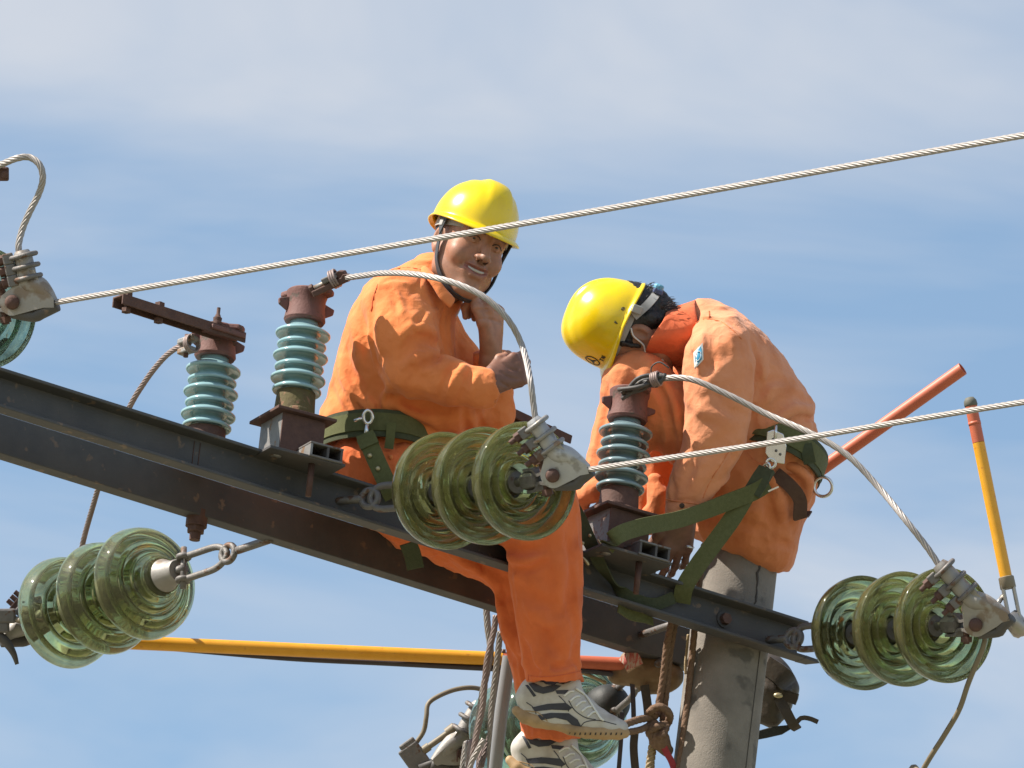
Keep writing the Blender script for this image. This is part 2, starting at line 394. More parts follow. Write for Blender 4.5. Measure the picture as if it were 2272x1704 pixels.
# ================================================================== post insulators
def porcelain_prof(n=6, r0=.034, pitch=.0287, R=(.0668, .0598), z0=0.0):
    """sheds from the foot upward"""
    P = [(0.001, z0-.02), (r0, z0-.02), (r0, z0+.002)]
    for k in range(n):
        Rk = R[(k+1) % 2]; z = z0+k*pitch
        P += [(r0+.002, z+.004), (Rk*.72, z+.0015), (Rk-.006, z-.0035), (Rk-.0025, z-.0045), (Rk, z-.001), (Rk-.0006, z+.003), (Rk-.005, z+.0065), (Rk*.75, z+.0125), (r0+.006, z+.018), (r0+.001, z+.022)]
    P += [(r0, z0+n*pitch+.016), (.001, z0+n*pitch+.016)]
    return P
def post(px, py, n, label, zfoot, moss, porc, cap_turn=0.0, hbase=.052):
    """px,py: pixel of the middle of the lowest shed; zfoot: height of the casting's underside over the arm top"""
    p = on_n(px, py, n); up = V(0, 0, 1)
    foot = V(p[0], p[1], ZB+zfoot)
    t = thing('post_insulator', foot, label, 'insulator', 'post insulators standing on the cross-arm')
    obj('porcelain', lathe(porcelain_prof(), p, up, 56), porc, t)
    zt = 6*.0287+.008
    # upper metal cap: slightly flared pot with rim, lugs and ears
    cp = lathe([(.034, zt-.006), (.047, zt-.006), (.0505, zt), (.049, zt+.010), (.046, zt+.030), (.0465, zt+.052), (.049, zt+.060), (.050, zt+.070), (.046, zt+.074), (.001, zt+.074)], p, up, 40)
    cap = obj('metal_cap', cp, M_rust_red, t, smooth='auto')
    for a in (0, pi):
        e = V(cos(a+cap_turn), sin(a+cap_turn), 0); s = V(-e[1], e[0], 0)
        o = p+up*(zt+.060)
        lug = prism([o+e*.036-s*.028, o+e*.066-s*.016, o+e*.070, o+e*.066+s*.016, o+e*.036+s*.028], up*.014)
        obj('lug', lug, M_rust_red, cap, smooth=False, bevel=.004)
    for a in (.35, .35+pi):
        e = V(cos(a), sin(a), 0); s = V(-e[1], e[0], 0); o = p+up*(zt+.030)
        web = prism([o+e*.044-s*.005+up*.022, o+e*.072-s*.005+up*.012, o+e*.070-s*.005-up*.002, o+e*.046-s*.005-up*.016], s*.010)
        obj('ear', web, M_rust_red, cap, smooth=False, bevel=.003)
    # foot casting
    zb = foot[2]-p[2]; hb = -.006-zb
    ft = lathe([(.001, zb), (.056, zb), (.057, zb+.008), (.050, zb+.013), (.048, zb+hb*.6), (.0465, zb+hb), (.034, zb+hb), (.030, zb+hb-.005)], p, up, 40)
    fo = obj('foot_casting', ft, moss, t, smooth='auto')
    for a in (cap_turn+2.3, cap_turn+2.3+pi):
        e = V(cos(a), sin(a), 0); s = V(-e[1], e[0], 0); o = p+up*zb
        obj('foot_lug', prism([o+e*.03-s*.03, o+e*.064-s*.02, o+e*.072, o+e*.064+s*.02, o+e*.03+s*.03], up*.016), moss, fo, smooth=False, bevel=.005)
    return t, p, zt

# left post, stands on the rear channel
P1, p1, zt = post(459, 948, .06, 'teal porcelain post insulator with a slanting rusty bar bolted on its cap', .002, M_rust, M_porc, cap_turn=-.5)
P2, p2, _ = post(658, 868, -.085, 'teal porcelain post insulator with mossy foot beside the smiling worker', .121, M_moss, M_porc, cap_turn=2.6)
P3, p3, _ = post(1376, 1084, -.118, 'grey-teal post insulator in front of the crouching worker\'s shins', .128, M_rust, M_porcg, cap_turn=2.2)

# rusty channel bar on the left post
q0, q1 = W(262, 655, PX(p1)[2]-.16), W(535, 742, PX(p1)[2]+.045)
bar = thing('rusty_bar', q1, 'short rusty steel channel bar jutting left from the left post insulator', 'steel bar')
def bar_channel(a, b, w, h, th=.005):
    z = nrm(b-a); s = nrm(np.cross(z, V(0, 0, 1))); u = np.cross(s, z)
    sec = [(-w, 0), (w, 0), (w, -h), (w-th, -h), (w-th, -th), (-w+th, -th), (-w+th, -h), (-w, -h)]
    vs = np.array([p+s*x+u*y for p in (a, b) for x, y in sec]); k = 8
    fs = [(j, (j+1) % k, k+(j+1) % k, k+j) for j in range(k)]
    fs += [(0, 7, 6, 5, 4, 3, 2, 1), tuple(range(k, 2*k))]
    return vs, [f[::-1] for f in fs]
obj('channel', bar_channel(q0, q1, .022, .026), M_rust, bar, smooth=False, bevel=.0015)
zb_ = nrm(q1-q0); ub = nrm(V(0, 0, 1)-zb_*zb_[2])
for s in (.075, .335):
    o = q0+zb_*np.linalg.norm(q1-q0)*s
    obj('bolt', join(lathe([(.006, -.036), (.006, .016)], o, ub, 10), hexnut(o-ub*.031, ub, .012, .010), hexnut(o+ub*.007, ub, .013, .012)), M_rust, bar, smooth='auto')
o = q0+zb_*np.linalg.norm(q1-q0)*.80
obj('stud', join(lathe([(.011, 0), (.011, .004), (.014, .004), (.014, .010), (.010, .012), (.011, .022), (.008, .024), (.006, .030), (.0045, .032), (.0045, .048)], o, V(0, 0, 1), 14)), M_rust, bar, smooth='auto')
obj('top_plate', box(q1-zb_*.055-ub*.012, zb_*.05, nrm(np.cross(zb_, ub))*.03, ub*.006), M_rust_red, bar, smooth=False, bevel=.003)

# nut of the left post under the arm
o = on_n(436, 1160, .165)
un = thing('foot_bolt', o, 'rusty nut and bolt end poking out under the left of the cross-arm', 'bolt')
obj('spacer', lathe([(.026, -.010), (.026, .03)], o, V(0, 0, 1), 20), M_rust, un, smooth='auto')
obj('nut', hexnut(o-V(0, 0, .017), V(0, 0, 1), .023, .016), M_rust, un, smooth=False, bevel=.002)
obj('bolt_end', lathe([(.013, -.044), (.014, -.025), (.014, 0)], o, V(0, 0, 1), 16), M_rust, un, smooth='auto')

# pedestal brackets under the second and third posts
def pedestal(p, zfoot, label, turn=0.0, pale=True):
    up = V(0, 0, 1); c = V(p[0], p[1], ZB)
    t = thing('pedestal_bracket', c+up*.004, label, 'bracket', 'steel brackets under the post insulators')
    e = nrm(BD*cos(turn)+BN*sin(turn)); f = np.cross(up, e)
    obj('top_plate', box(c+up*(zfoot-.0045), e*.078, f*.082, up*.004), M_rust, t, smooth=False, bevel=.0015)
    # left cheek paler as if sunlit, other sides dark: lighting put into the materials
    h = zfoot-.010
    for s, m in ((-1, M_galv if pale else M_galvdark), (1, M_rust)):
        o = c+e*s*.050
        obj('cheek', prism([o-f*.06+up*.002, o+f*.06+up*.002, o+f*.06+up*h, o-f*.06+up*h], e*.006*s), m, t, smooth=False)
    o = c-f*.060
    obj('face_plate', prism([o-e*.056+up*.002, o+e*.056+up*.002, o+e*.056+up*h, o-e*.056+up*h], -f*.005), M_rust, t, smooth=False)
    # base plate that overhangs the front flange, with a bolt hole and a short box stub
    b0 = c-f*.085-e*.012-up*.008
    bp = obj('base_plate', box(b0, e*.100, f*.052, up*.0035), M_steel, t, smooth=False, bevel=.001)
    obj('hole_plug', lathe([(.0005, -.0046), (.013, -.0046), (.013, -.0036), (.0005, -.0036)], b0-e*.062-f*.005, up, 20), M_galv, bp)
    sb = b0+e*.045-f*.012+up*.0185
    for dz in (-1, 1):
        obj('stub_wall', box(sb+up*.016*dz, e*.044, f*.046, up*.0025), M_galvdark, bp, smooth=False, bevel=.001)
    for dx in (-1, .1, 1):
        obj('stub_rib', box(sb+e*.040*dx, e*.003, f*.045, up*.0132), M_galv if dx < 0 and pale else M_steel, bp, smooth=False)  # left rib paler: the sun on that side is put into its material
    obj('bolt_head', hexnut(sb+up*.0245+e*.01, up, .012, .012), M_rust, bp, smooth=False, bevel=.0015)
    obj('bolt_shank', lathe([(.007, -.085), (.008, 0)], b0+e*.03-f*.012, up, 12), M_rust, bp)
    return t
pedestal(p2, .121, 'rusty bracket and plate under the mossy-footed post insulator', turn=radians(-8))
pedestal(p3, .128, 'dark steel bracket and plate under the grey-teal post insulator', turn=radians(-4), pale=False)

# ================================================================== glass disc strings
SPACE, RD = .164, .140
def disc_prof(): 
    """closed section of a toughened-glass shell; +z points to the pin side"""
    o = [(.040, -.058), (.050, -.050), (.058, -.038), (.066, -.031), (.085, -.027), (.106, -.021), (.123, -.010), (.1335, .006), (.1385, .024), (.1405, .040), (.1395, .0455), (.1355, .045),
         (.131, .034), (.126, .018), (.119, .010), (.112, .012), (.1090, .034), (.1055, .039), (.1020, .034), (.099, .008), (.090, .000), (.082, .006), (.0795, .030), (.0760, .035), (.0725, .030), (.069, .002), (.062, -.006), (.054, .000), (.0515, .022), (.048, .026), (.0445, .020), (.040, -.012)]
    q = np.array(o+[o[0]])
    return [tuple(x) for x in q[:-1]]
def make_disc(parent, c, z, glass, open_cap):
    d = obj('glass_disc', lathe(disc_prof(), c, z, 72, closed=True), glass, parent)
    cap = [(.0005, -.112), (.026, -.112), (.0285, -.108), (.0285, -.094), (.033, -.075), (.042, -.056), (.0445, -.044), (.041, -.030), (.030, -.028), (.0005, -.028)]
    obj('cap', lathe(cap, c, z, 32), M_alud if open_cap else M_galvdark, d, smooth='auto')
    obj('pin', lathe([(.0005, -.028), (.024, -.028), (.030, -.010), (.026, .002), (.012, .006), (.0095, .014), (.0095, .046), (.016, .052), (.016, .06), (.0005, .062)], c, z, 20), M_galvdark, d, smooth='auto')
    return d
def string(c3, z, label, glass, n=3, open_cap=False, SPACE=SPACE):
    """c3: centre of the disc on the pin end; z: unit vector towards the pin end"""
    t = thing('insulator_string', c3-z*SPACE*(n-1), label, 'insulator', 'glass disc insulator strings')
    for k in range(n): make_disc(t, c3-z*SPACE*k, z, glass, open_cap and k == n-1)
    return t
SD = nrm(V(cos(radians(55.0)), -sin(radians(55.0)), -.135))
def solve_depth_front(px, py, n0, along):
    """world point at pixel px,py that lies `along` metres down SD from the plane n=n0"""
    lo, hi = -3.0, 1.0
    for _ in range(60):
        m = (lo+hi)/2
        q = W(px, py, m)-SD*along
        if (q-V(0, 0, ZB))@BN < n0: lo = m
        else: hi = m
    return W(px, py, (lo+hi)/2)
sS2 = solve_depth_front(1146, 1070, -.155, .164*2+.22)
sS3 = solve_depth_front(2077, 1389, -.155, .164*2+.22)
sS0 = sS2 + (beam(tof(-56, 686, -.3), 0, 0)-beam(tof(1142, 1070, -.3), 0, 0)) ; 
S2 = string(sS2, SD, 'glass insulator string crossing the smiling worker\'s lap', M_glass)
S3 = string(sS3, SD, 'glass insulator string at the right end of the cross-arm', M_glass)
dS0 = PX(sS0)[2]
S0 = string(W(-58, 686, dS0), SD, 'glass disc insulator cut off by the left edge of the photo', M_glass2)
# strings that pull the other way, behind the arm
RDn = -nrm(V(cos(radians(55.0)), -sin(radians(55.0)), .03))
d1 = PX(on_n(560, 1215, .155))[2]+.10
cS1 = W(336, 1288, d1+.22)
S1 = string(cS1+RDn*SPACE*2, RDn, 'glass insulator string hanging at lower left under the cross-arm', M_glass, open_cap=True)
d4 = PX(on_n(1440, 1480, .155))[2]+.30
cS4 = W(1298, 1582, d4)
S4 = string(cS4+RDn*.127*2, RDn, 'blue-green glass insulator string behind the white sneakers', M_glass2, SPACE=.127)

# ------------------------------------------------------------------ link hardware between arm and strings
def shackle(a, b, label, side, mat_=None, w=.030):
    """eye bolt + U shackle from a (arm) to b (cap)"""
    mat_ = mat_ or M_galvdark
    z = nrm(b-a); L = np.linalg.norm(b-a)
    t = thing('shackle', a, label, 'shackle', 'forged links between cross-arm and insulators')
    s = nrm(np.cross(z, side)); u = np.cross(s, z)
    e0 = a+z*(L*.50)
    obj('eye_bolt', join(tube(spline([a, a+z*L*.2, a+z*L*.36], n=8), .010, 12), ring(a+z*L*.46, s, .021, .0085, up=z)), mat_, t)
    pts = [a+z*L*.94-u*w, a+z*L*.80-u*w, a+z*L*.60-u*w*.95, a+z*L*.50-u*w*.5, a+z*L*.47, a+z*L*.50+u*w*.5, a+z*L*.60+u*w*.95, a+z*L*.80+u*w, a+z*L*.94+u*w]
    obj('u_shackle', tube(spline(pts, n=40), .0085, 12), mat_, t)
    for q in (-1, 1): obj('shackle_lug', ring(a+z*L*.94+u*w*q, u, .0125, .0075, up=z), mat_, t)
    obj('pin', tube([a+z*L*.94-u*(w+.022), a+z*L*.94+u*(w+.026)], .0075, 12), mat_, t)
    obj('tongue', tube([a+z*L*.92, b+z*.02], .011, 12), mat_, t)
    return t
cap2 = sS2-SD*(SPACE*2+.112)
shackle(W(745, 1112, PX(on_n(745, 1112, -.105))[2]), cap2, 'grey shackle linking the arm to the insulator string in the worker\'s lap', V(0, 0, 1))
cap3 = sS3-SD*(SPACE*2+.112)
shackle(W(1700, 1420, PX(on_n(1700, 1420, -.106))[2]), cap3, 'dark shackle at the right tip of the cross-arm', V(0, 0, 1))
cap1 = cS1-RDn*.112
pA = on_n(602, 1196, .165)
shackle(pA, cap1, 'bent grey shackle between the arm and the lower left insulator string', V(0, 0, 1))
cap4 = cS4-RDn*.112
shackle(on_n(1466, 1468, .14), cap4, 'dark link behind the rope that holds the blue-green insulator string', V(0, 0, 1))
# dark bell on the cap of the string behind the sneakers
M_black = mat('black_rubber', (.012, .013, .012), (.025, .027, .024), rough=.62, scale=20, bump=.3)
bz = -RDn
tag(obj('cap_cover', lathe([(.0005, .10), (.022, .098), (.040, .088), (.050, .068), (.053, .045), (.051, .022), (.042, .006), (.0005, .004)], cS4-RDn*.045, bz, 32), M_black),
    'black rounded cover on the insulator cap behind the sneaker toe', 'cap cover')

# ------------------------------------------------------------------ strain clamps
def clamp(eye, top, tip, body, label, nut=M_rust, flip=1):
    """eye: pixel+depth of the bolt hole; top: jumper end; tip: conductor mouth (photo pixels, shared depth d)"""
    d = eye[2]; t = thing('strain_clamp', W(*eye), label, 'cable clamp', 'aluminium strain clamps')
    E, T, K = W(*eye), W(top[0], top[1], d-.01), W(tip[0], tip[1], d-.03)
    F = -nrm(CF)
    # the keeper barrel that carries the jumper
    el = (E+K)/2+(T-(E+K)/2)*.38
    ax = nrm(T-el)
    pth = spline([T, T+(el-T)*.5, el, (el+K)/2+ax*.012, K], n=40)
    s = np.linspace(0, 1, 40)
    bar_ = tube(pth, np.interp(s, [0, .06, .5, .62, .85, 1], [.016, .021, .023, .024, .017, .011]), 20)
    bd = obj('clamp_body', bar_, body, t, smooth='auto')
    # triangular cheek plate with rounded ear round the eye bolt
    e1 = nrm(K-E); up_ = nrm(el-E-e1*((el-E)@e1))
    ear = [E+.030*(e1*cos(a)+up_*sin(a)) for a in np.linspace(radians(150), radians(290), 12)]
    low = [E+e1*.05-up_*.018, E+e1*np.linalg.norm(K-E)*.75-up_*.012, K-up_*.012, K+up_*.008]
    side = spline([K+up_*.008, (K+el)/2+ax*.02+e1*.004, el+e1*.022+ax*.03], n=8)[1:]
    poly = ear+low+list(side)+[el-e1*.022+ax*.03, el-e1*.026]
    c_ = sum(poly)/len(poly)
    obj('cheek', prism([p+CF*.012 for p in poly], F*.030), body, t, smooth='auto', bevel=.006)
    # underside trough
    obj('trough', tube(spline([E-up_*.024, E+e1*.05-up_*.030, E+e1*np.linalg.norm(K-E)*.7-up_*.022, K-up_*.004+e1*.006], n=20), np.linspace(.013, .017, 20), 12), M_steel, t)
    bh = obj('eye_bolt', lathe([(.0005, -.004), (.015, -.004), (.017, .002), (.016, .012), (.010, .017), (.0005, .018)], E+F*.018, F, 24), M_rust, t)
    side_ = nrm(np.cross(ax, F))*flip
    for k, q in enumerate((.16, .50, .84)):
        c = T+(el-T)*q
        ub_ = obj('u_bolt', tube(spline([c-side_*.036-F*.004, c-side_*.015+F*.024-ax*.001, c+side_*.010+F*.030, c+side_*.028+F*.012, c+side_*.026-F*.016, c-side_*.0-F*.026], n=26), .0058, 10), M_galv if nut is M_rust and body is M_alu else M_galvdark, t)
        saddle = obj('saddle', box(c-side_*.034-F*.002, side_*.012, ax*.013, F*.015), M_galvdark, ub_, smooth=False, bevel=.003)
        obj('nut', join(hexnut(c-side_*.052-F*.004, side_, .0125, .015, F), lathe([(.006, -.076), (.007, -.05)], c-F*.004, side_, 10)), nut, ub_, smooth=False, bevel=.001)
    return t, T, K, E
d2 = PX(sS2+SD*.13)[2]
cl2 = clamp((1226, 1055, d2), (1181, 930), (1304, 1040), M_alu, 'bright aluminium strain clamp in front of the smiling worker\'s knee')
d0 = PX(W(-58, 686, dS0)+SD*.13)[2]
cl0 = clamp((28, 671, d0), (48, 556), (120, 671), M_alud, 'stained aluminium strain clamp at the left edge of the photo')
d3 = PX(sS3+SD*.13)[2]
cl3 = clamp((2164, 1386, d3), (2082, 1250), (2236, 1366), M_alud, 'grey strain clamp on the far right with a hot stick hooked on')
# socket eyes joining disc pins to the clamps
def socket(pin_c, E, label):
    t = thing('socket_clevis', pin_c, label, 'clevis', 'rusty clevises between discs and clamps')
    z = nrm(E-pin_c); L = np.linalg.norm(E-pin_c); u = nrm(np.cross(z, -CF)); f = np.cross(u, z)
    obj('socket', lathe([(.012, -.012), (.024, -.012), (.027, .008), (.024, .034), (.012, .04)], pin_c, z, 6), M_galvdark, t, smooth='auto', bevel=.003)
    for q in (-1, 1):
        pts = [pin_c+u*.026*q, pin_c+z*.03+u*.024*q, pin_c+z*(L*.5)+u*.010*q, pin_c+z*(L*.72)+u*.012*q, E+u*.016*q-z*.01]
        obj('strap_plate', ribbon(pts, [f]*5, .030, .007), M_galvdark, t, smooth=False)
    obj('cross_bolt', join(lathe([(.008, -.045), (.008, .045)], pin_c+z*L*.66, u, 12), hexnut(pin_c+z*L*.66+u*.034, u, .014, .014), lathe([(.013, -.044), (.013, -.034)], pin_c+z*L*.66, u, 14)), M_rust, t, smooth='auto')
socket(sS2+SD*.052, W(1226, 1057, d2), 'rusty clevis joining the lap insulator string to the bright clamp')
socket(sS3+SD*.052, W(2164, 1388, d3), 'rusty clevis joining the right end insulator string to its clamp')
socket(W(-58, 686, dS0)+SD*.052, W(28, 673, d0), 'rusty clevis at the left edge of the photo')

# ================================================================== conductors
def wire(name, pts, R, m, label, pitch=.155, lobes=7, group='stranded conductors', ph=0.0, cat='cable'):
    return tag(obj(name, cable(pts, R, pitch, lobes, ph=ph), m, smooth=True), label, cat, group)
LD = nrm(V(cos(radians(55.0)), -sin(radians(55.0)), -.095))
def line_from(K, far_px, ext):
    """straight-ish conductor from clamp mouth K through a far pixel; its depth follows the line's direction"""
    L = 0; lo, hi = .3, 8
    # distance along LD at which the x pixel is reached
    for _ in range(50):
        m = (lo+hi)/2
        if PX(K+LD*m)[0] < far_px[0]: lo = m
        else: hi = m
    Q = W(far_px[0], far_px[1], PX(K+LD*lo)[2])
    dirv = Q-K
    mid = K+dirv*.5-V(0, 0, .004)
    return [K-nrm(dirv)*.03, K+dirv*.03, mid, Q, Q+dirv*ext]
K0 = cl0[2]; K2 = cl2[2]; K3 = cl3[2]
wire('conductor', line_from(W(118, 672, PX(K0)[2]), (2272, 300), .8), .0070, M_wire, 'twisted bare conductor crossing the whole photo above the workers')
wire('conductor', line_from(W(1300, 1043, PX(K2)[2]), (2272, 892), 1.6), .0070, M_wire, 'twisted bare conductor running right from the bright clamp at knee height')
# jumpers
def pxpath(l): return [W(*p) for p in l]
dp2 = PX(p2)[2]
wire('jumper', pxpath([(765, 617, dp2+.0), (800, 612, dp2-.06), (850, 606, dp2-.17), (905, 607, dp2-.28), (960, 615, dp2-.36), (1020, 632, dp2-.41), (1080, 663, dp2-.44), (1130, 713, dp2-.45), (1160, 772, dp2-.45), (1176, 840, d2+.01), (1184, 900, d2-.005), (1190, 945, d2-.01)]), .0076, M_wire, 'bare jumper cable arching over the smiling worker\'s forearm', pitch=.16, group='jumper cables')
dp3 = PX(p3)[2]
wire('jumper', pxpath([(1455, 842, dp3-.01), (1500, 838, dp3-.04), (1545, 845, dp3-.07), (1620, 878, dp3-.10), (1700, 918, dp3-.13), (1800, 962, dp3-.2), (1880, 1010, dp3-.24), (1950, 1082, d3+.1), (2010, 1155, d3+.02), (2055, 1212, d3), (2085, 1256, d3-.01)]), .0078, M_wire, 'bare jumper cable arching down right past the crouching worker\'s back', pitch=.17, group='jumper cables')
wire('jumper', pxpath([(-40, 378, d0+.05), (0, 366, d0+.03), (35, 352, d0), (65, 349, d0), (88, 366, d0-.01), (95, 396, d0-.01), (86, 430, d0), (66, 470, d0), (50, 508, d0), (41, 548, d0-.01), (48, 575, d0-.01)]), .0079, M_wire, 'looped jumper cable at the left edge of the photo', pitch=.11, group='jumper cables')
dp1 = PX(p1)[2]
wire('jumper', pxpath([(420, 765, dp1+.0), (398, 769, dp1+.03), (372, 786, dp1+.08), (345, 815, dp1+.14), (318, 852, dp1+.20), (290, 898, dp1+.26), (255, 975, dp1+.42), (225, 1060, dp1+.58), (207, 1120, dp1+.70), (186, 1195, dp1+.84), (165, 1290, dp1+.92), (120, 1370, dp1+.96)]), .0072, M_wired, 'dull brown jumper cable looping behind the left of the cross-arm', pitch=.11, group='jumper cables')
# parallel groove connector at the left post's cap
o = W(415, 766, dp1+.0); z = nrm(W(388, 776, dp1+.03)-o)
pg = thing('wire_connector', o, 'small tan wire connector bound to the left post insulator cap', 'connector')
obj('block', join(box(o+V(0, 0, .012), z*.026, nrm(np.cross(z, V(0, 0, 1)))*.012, V(0, 0, .007)), box(o-V(0, 0, .014), z*.022, nrm(np.cross(z, V(0, 0, 1)))*.012, V(0, 0, .007))), M_galv, pg, smooth=False, bevel=.003)
obj('binding_wire', join(*[ring(o-z*(.012+.005*k), z, .021, .0028, n=20, m=6) for k in range(3)]), M_wired, pg)
obj('bolt', tube([o-V(0, 0, .03), o+V(0, 0, .028)+z*.004], .006, 8), M_rust, pg)
# connector on the second post
o = W(735, 622, dp2+.01); z = nrm(W(770, 612, dp2)-W(700, 645, dp2+.02)); s = nrm(np.cross(z, CF)); f = np.cross(s, z)
pg = thing('wire_connector', o, 'rusty bolted wire connector on the cap beside the smiling worker', 'connector')
obj('lower_bar', box(o-s*.012*(1 if s[2] > 0 else -1)-z*.012, z*.042, s*.008, f*.016), M_rust, pg, smooth=False, bevel=.003)
obj('upper_bar', box(o+s*.006*(1 if s[2] > 0 else -1), z*.020, s*.007, f*.016), M_galvdark, pg, smooth=False, bevel=.003)
obj('binding_wire', join(*[ring(o+z*(.003+.006*k), z, .021, .0032, n=20, m=6) for k in range(3)]), M_wired, pg)
obj('rod', tube([o-z*.05, o+z*.01], .007, 10), M_galv, pg)
obj('nut', hexnut(o-z*.052, z, .013, .010), M_rust, pg, smooth=False, bevel=.0015)
obj('nut', hexnut(o+z*.026+f*.008, f, .014, .03), M_rust, pg, smooth=False, bevel=.0015)
obj('nut', hexnut(o+z*.036-s*.010, f, .011, .03), M_rust, pg, smooth=False, bevel=.0015)
# bound joint on the third post
o = W(1440, 846, dp3-.01); z = nrm(W(1480, 838, dp3-.03)-W(1395, 862, dp3+.01)); s = nrm(np.cross(z, CF)); f = np.cross(s, z)
pg = thing('wire_joint', o, 'dark frayed wire joint lashed on the cap before the crouching worker', 'connector')
rg = np.random.RandomState(11)
obj('bundle', join(*[tube(spline([o-z*(.055+.02*rg.rand())+s*.018*rg.randn()*.6+f*.014*rg.randn()*.6-V(0, 0, .012), o-z*.02+s*.010*rg.randn()+f*.01*rg.randn(), o+z*.02+s*.008*rg.randn()+f*.008*rg.randn(), o+z*.045+s*.003*rg.randn()], n=12), .0055, 7) for k in range(13)]), M_steel, pg)
obj('binding_wire', join(*[ring(o+z*(.012+.005*k), z, .017, .003, n=18, m=6) for k in range(4)]), M_wired, pg)
obj('wire_end', tube(spline([o+z*.01, o+z*.015+s*.03*(1 if s[2] > 0 else -1), o+z*.04+s*.038*(1 if s[2] > 0 else -1), o+z*.06+s*.018*(1 if s[2] > 0 else -1)], n=14), .002, 6), M_steel, pg)

# small cable fitting peeping in at the far left
o = W(4, 386, d0+.05)
tag(obj('cable_fitting', join(box(o, CR*.016, CU*.016, CF*.012), hexnut(o+CR*.008-CU*.002-CF*.014, CF, .010, .012)), M_rust, smooth=False, bevel=.004), 'small rusty fitting under the looped cable at the left edge', 'fitting')

# thin insulated tail from the right clamp
M_tail = mat('brown_cable', (.17, .135, .09), (.22, .18, .12), rough=.55)
dt = d3+.03
tag(obj('earth_cable', tube(spline(pxpath([(2178, 1400, dt), (2186, 1412, dt), (2180, 1440, dt), (2163, 1480, dt+.02), (2147, 1520, dt+.04), (2128, 1575, dt+.06), (2095, 1632, dt+.1), (2048, 1708, dt+.16), (1990, 1830, dt+.25), (1800, 3000, dt+.1)]), n=140), .0066, 12), M_tail), 'thin brown earthing cable hanging from the right clamp', 'cable')

# down-leads behind the smiling worker's legs
db = PX(on_n(1100, 1420, .17))[2]+.22
rows = [([(1078, 1330, db), (1082, 1390, db), (1088, 1450, db), (1072, 1530, db), (1058, 1620, db), (1040, 1700, db), (1018, 1790, db), (860, 3400, db-.4)], .0088),
        ([(1100, 1365, db-.03), (1096, 1400, db-.03), (1080, 1470, db-.03), (1072, 1560, db-.03), (1062, 1610, db-.03), (1048, 1680, db-.03), (1030, 1800, db-.03), (890, 3400, db-.4)], .0078),
        ([(1110, 1400, db-.01), (1106, 1440, db-.01), (1098, 1510, db-.01), (1090, 1580, db-.01), (1088, 1640, db-.01), (1088, 1720, db-.01), (1090, 1810, db-.01), (925, 3400, db-.4)], .0082),
        ([(1116, 1440, db+.03), (1108, 1520, db+.03), (1095, 1600, db+.03), (1082, 1650, db+.03), (1068, 1700, db+.03), (1055, 1800, db+.03), (950, 3400, db-.4)], .0075)]
names = ['leftmost of the stranded down-leads beside the worker\'s far leg', 'second stranded down-lead from the left, in front of the clamp', 'rightmost front stranded down-lead next to the grey conduit', 'rear stranded down-lead half hidden by the others']
for (r_, R), nm in zip(rows, names):
    wire('down_lead', pxpath(r_), R, M_wire if R > .008 else M_wired, nm, pitch=.10, group='down-leads below the cross-arm')
wire('down_lead', pxpath([(1074, 1640, db-.05), (1056, 1672, db-.05), (1044, 1700, db-.05), (1036, 1760, db-.05)]), .0075, M_wire, 'cut end of a stranded down-lead', pitch=.10, lobes=6, group='down-leads below the cross-arm')
M_conduit = mat('grey_conduit', (.20, .20, .215), (.25, .25, .26), rough=.5, scale=12)
cpts = pxpath([(1130, 1456, db-.12), (1118, 1530, db-.12), (1108, 1620, db-.12), (1098, 1720, db-.12), (1080, 1900, db-.12), (905, 3700, db-.7)])
tag(obj('conduit', tube(spline(cpts, n=20), .0165, 24), M_conduit, smooth='auto'), 'smooth grey conduit pipe behind the sneakers', 'pipe')

# ================================================================== hot sticks
M_yel = mat('yellow_fibreglass', (.72, .33, .015), (.78, .38, .03), rough=.42, scale=40, spots=(.60, .25, .03), spot_scale=90, spot_at=.66)
M_red = mat('red_fibreglass', (.50, .115, .055), (.56, .14, .07), rough=.5, scale=40)
M_cap = mat('olive_rubber', (.10, .10, .08), (.14, .135, .11), rough=.7)
M_blk = mat('black_cable', (.035, .025, .035), (.05, .04, .05), rough=.5)
def stick(a, b, R, frac, label, cap_end=None):
    """red end at a, yellow from fraction frac to b"""
    t = thing('hot_stick', b, label, 'hot stick', 'coloured fibreglass hot sticks'); m = a+(b-a)*frac
    z = nrm(b-a)
    def hollow(p, q, mt, nm):
        L = np.linalg.norm(q-p)
        return obj(nm, lathe([(R*.8, .012), (R*.8, 0), (R, 0), (R, L), (R*.8, L)], p, nrm(q-p), 32), mt, t, smooth='auto')
    hollow(a, m-z*.0005, M_red, 'red_section'); hollow(m+z*.0005, b, M_yel, 'yellow_section')
    return t, z
dm2 = .16
stick(W(2136, 818, dm2+.02), W(1700, 1128, dm2+.16), .0165, .735, 'red-tipped hot stick leaning behind the crouching worker\'s back')
hb = (2234, 1290, d3+.05)
ha = W(2153, 893, d3+.12)
tS, zS = stick(ha, W(*hb), .0148, .225, 'upright hot stick on the far right with yellow shaft and red top')
obj('end_cap', lathe([(.0005, -.014), (.010, -.012), (.0155, -.004), (.0165, .006), (.0150, .010)], ha, zS, 24), M_cap, tS)
obj('band', lathe([(.0148, .048), (.0155, .048), (.0155, .056), (.0148, .056)], ha, zS, 24), M_red, tS)
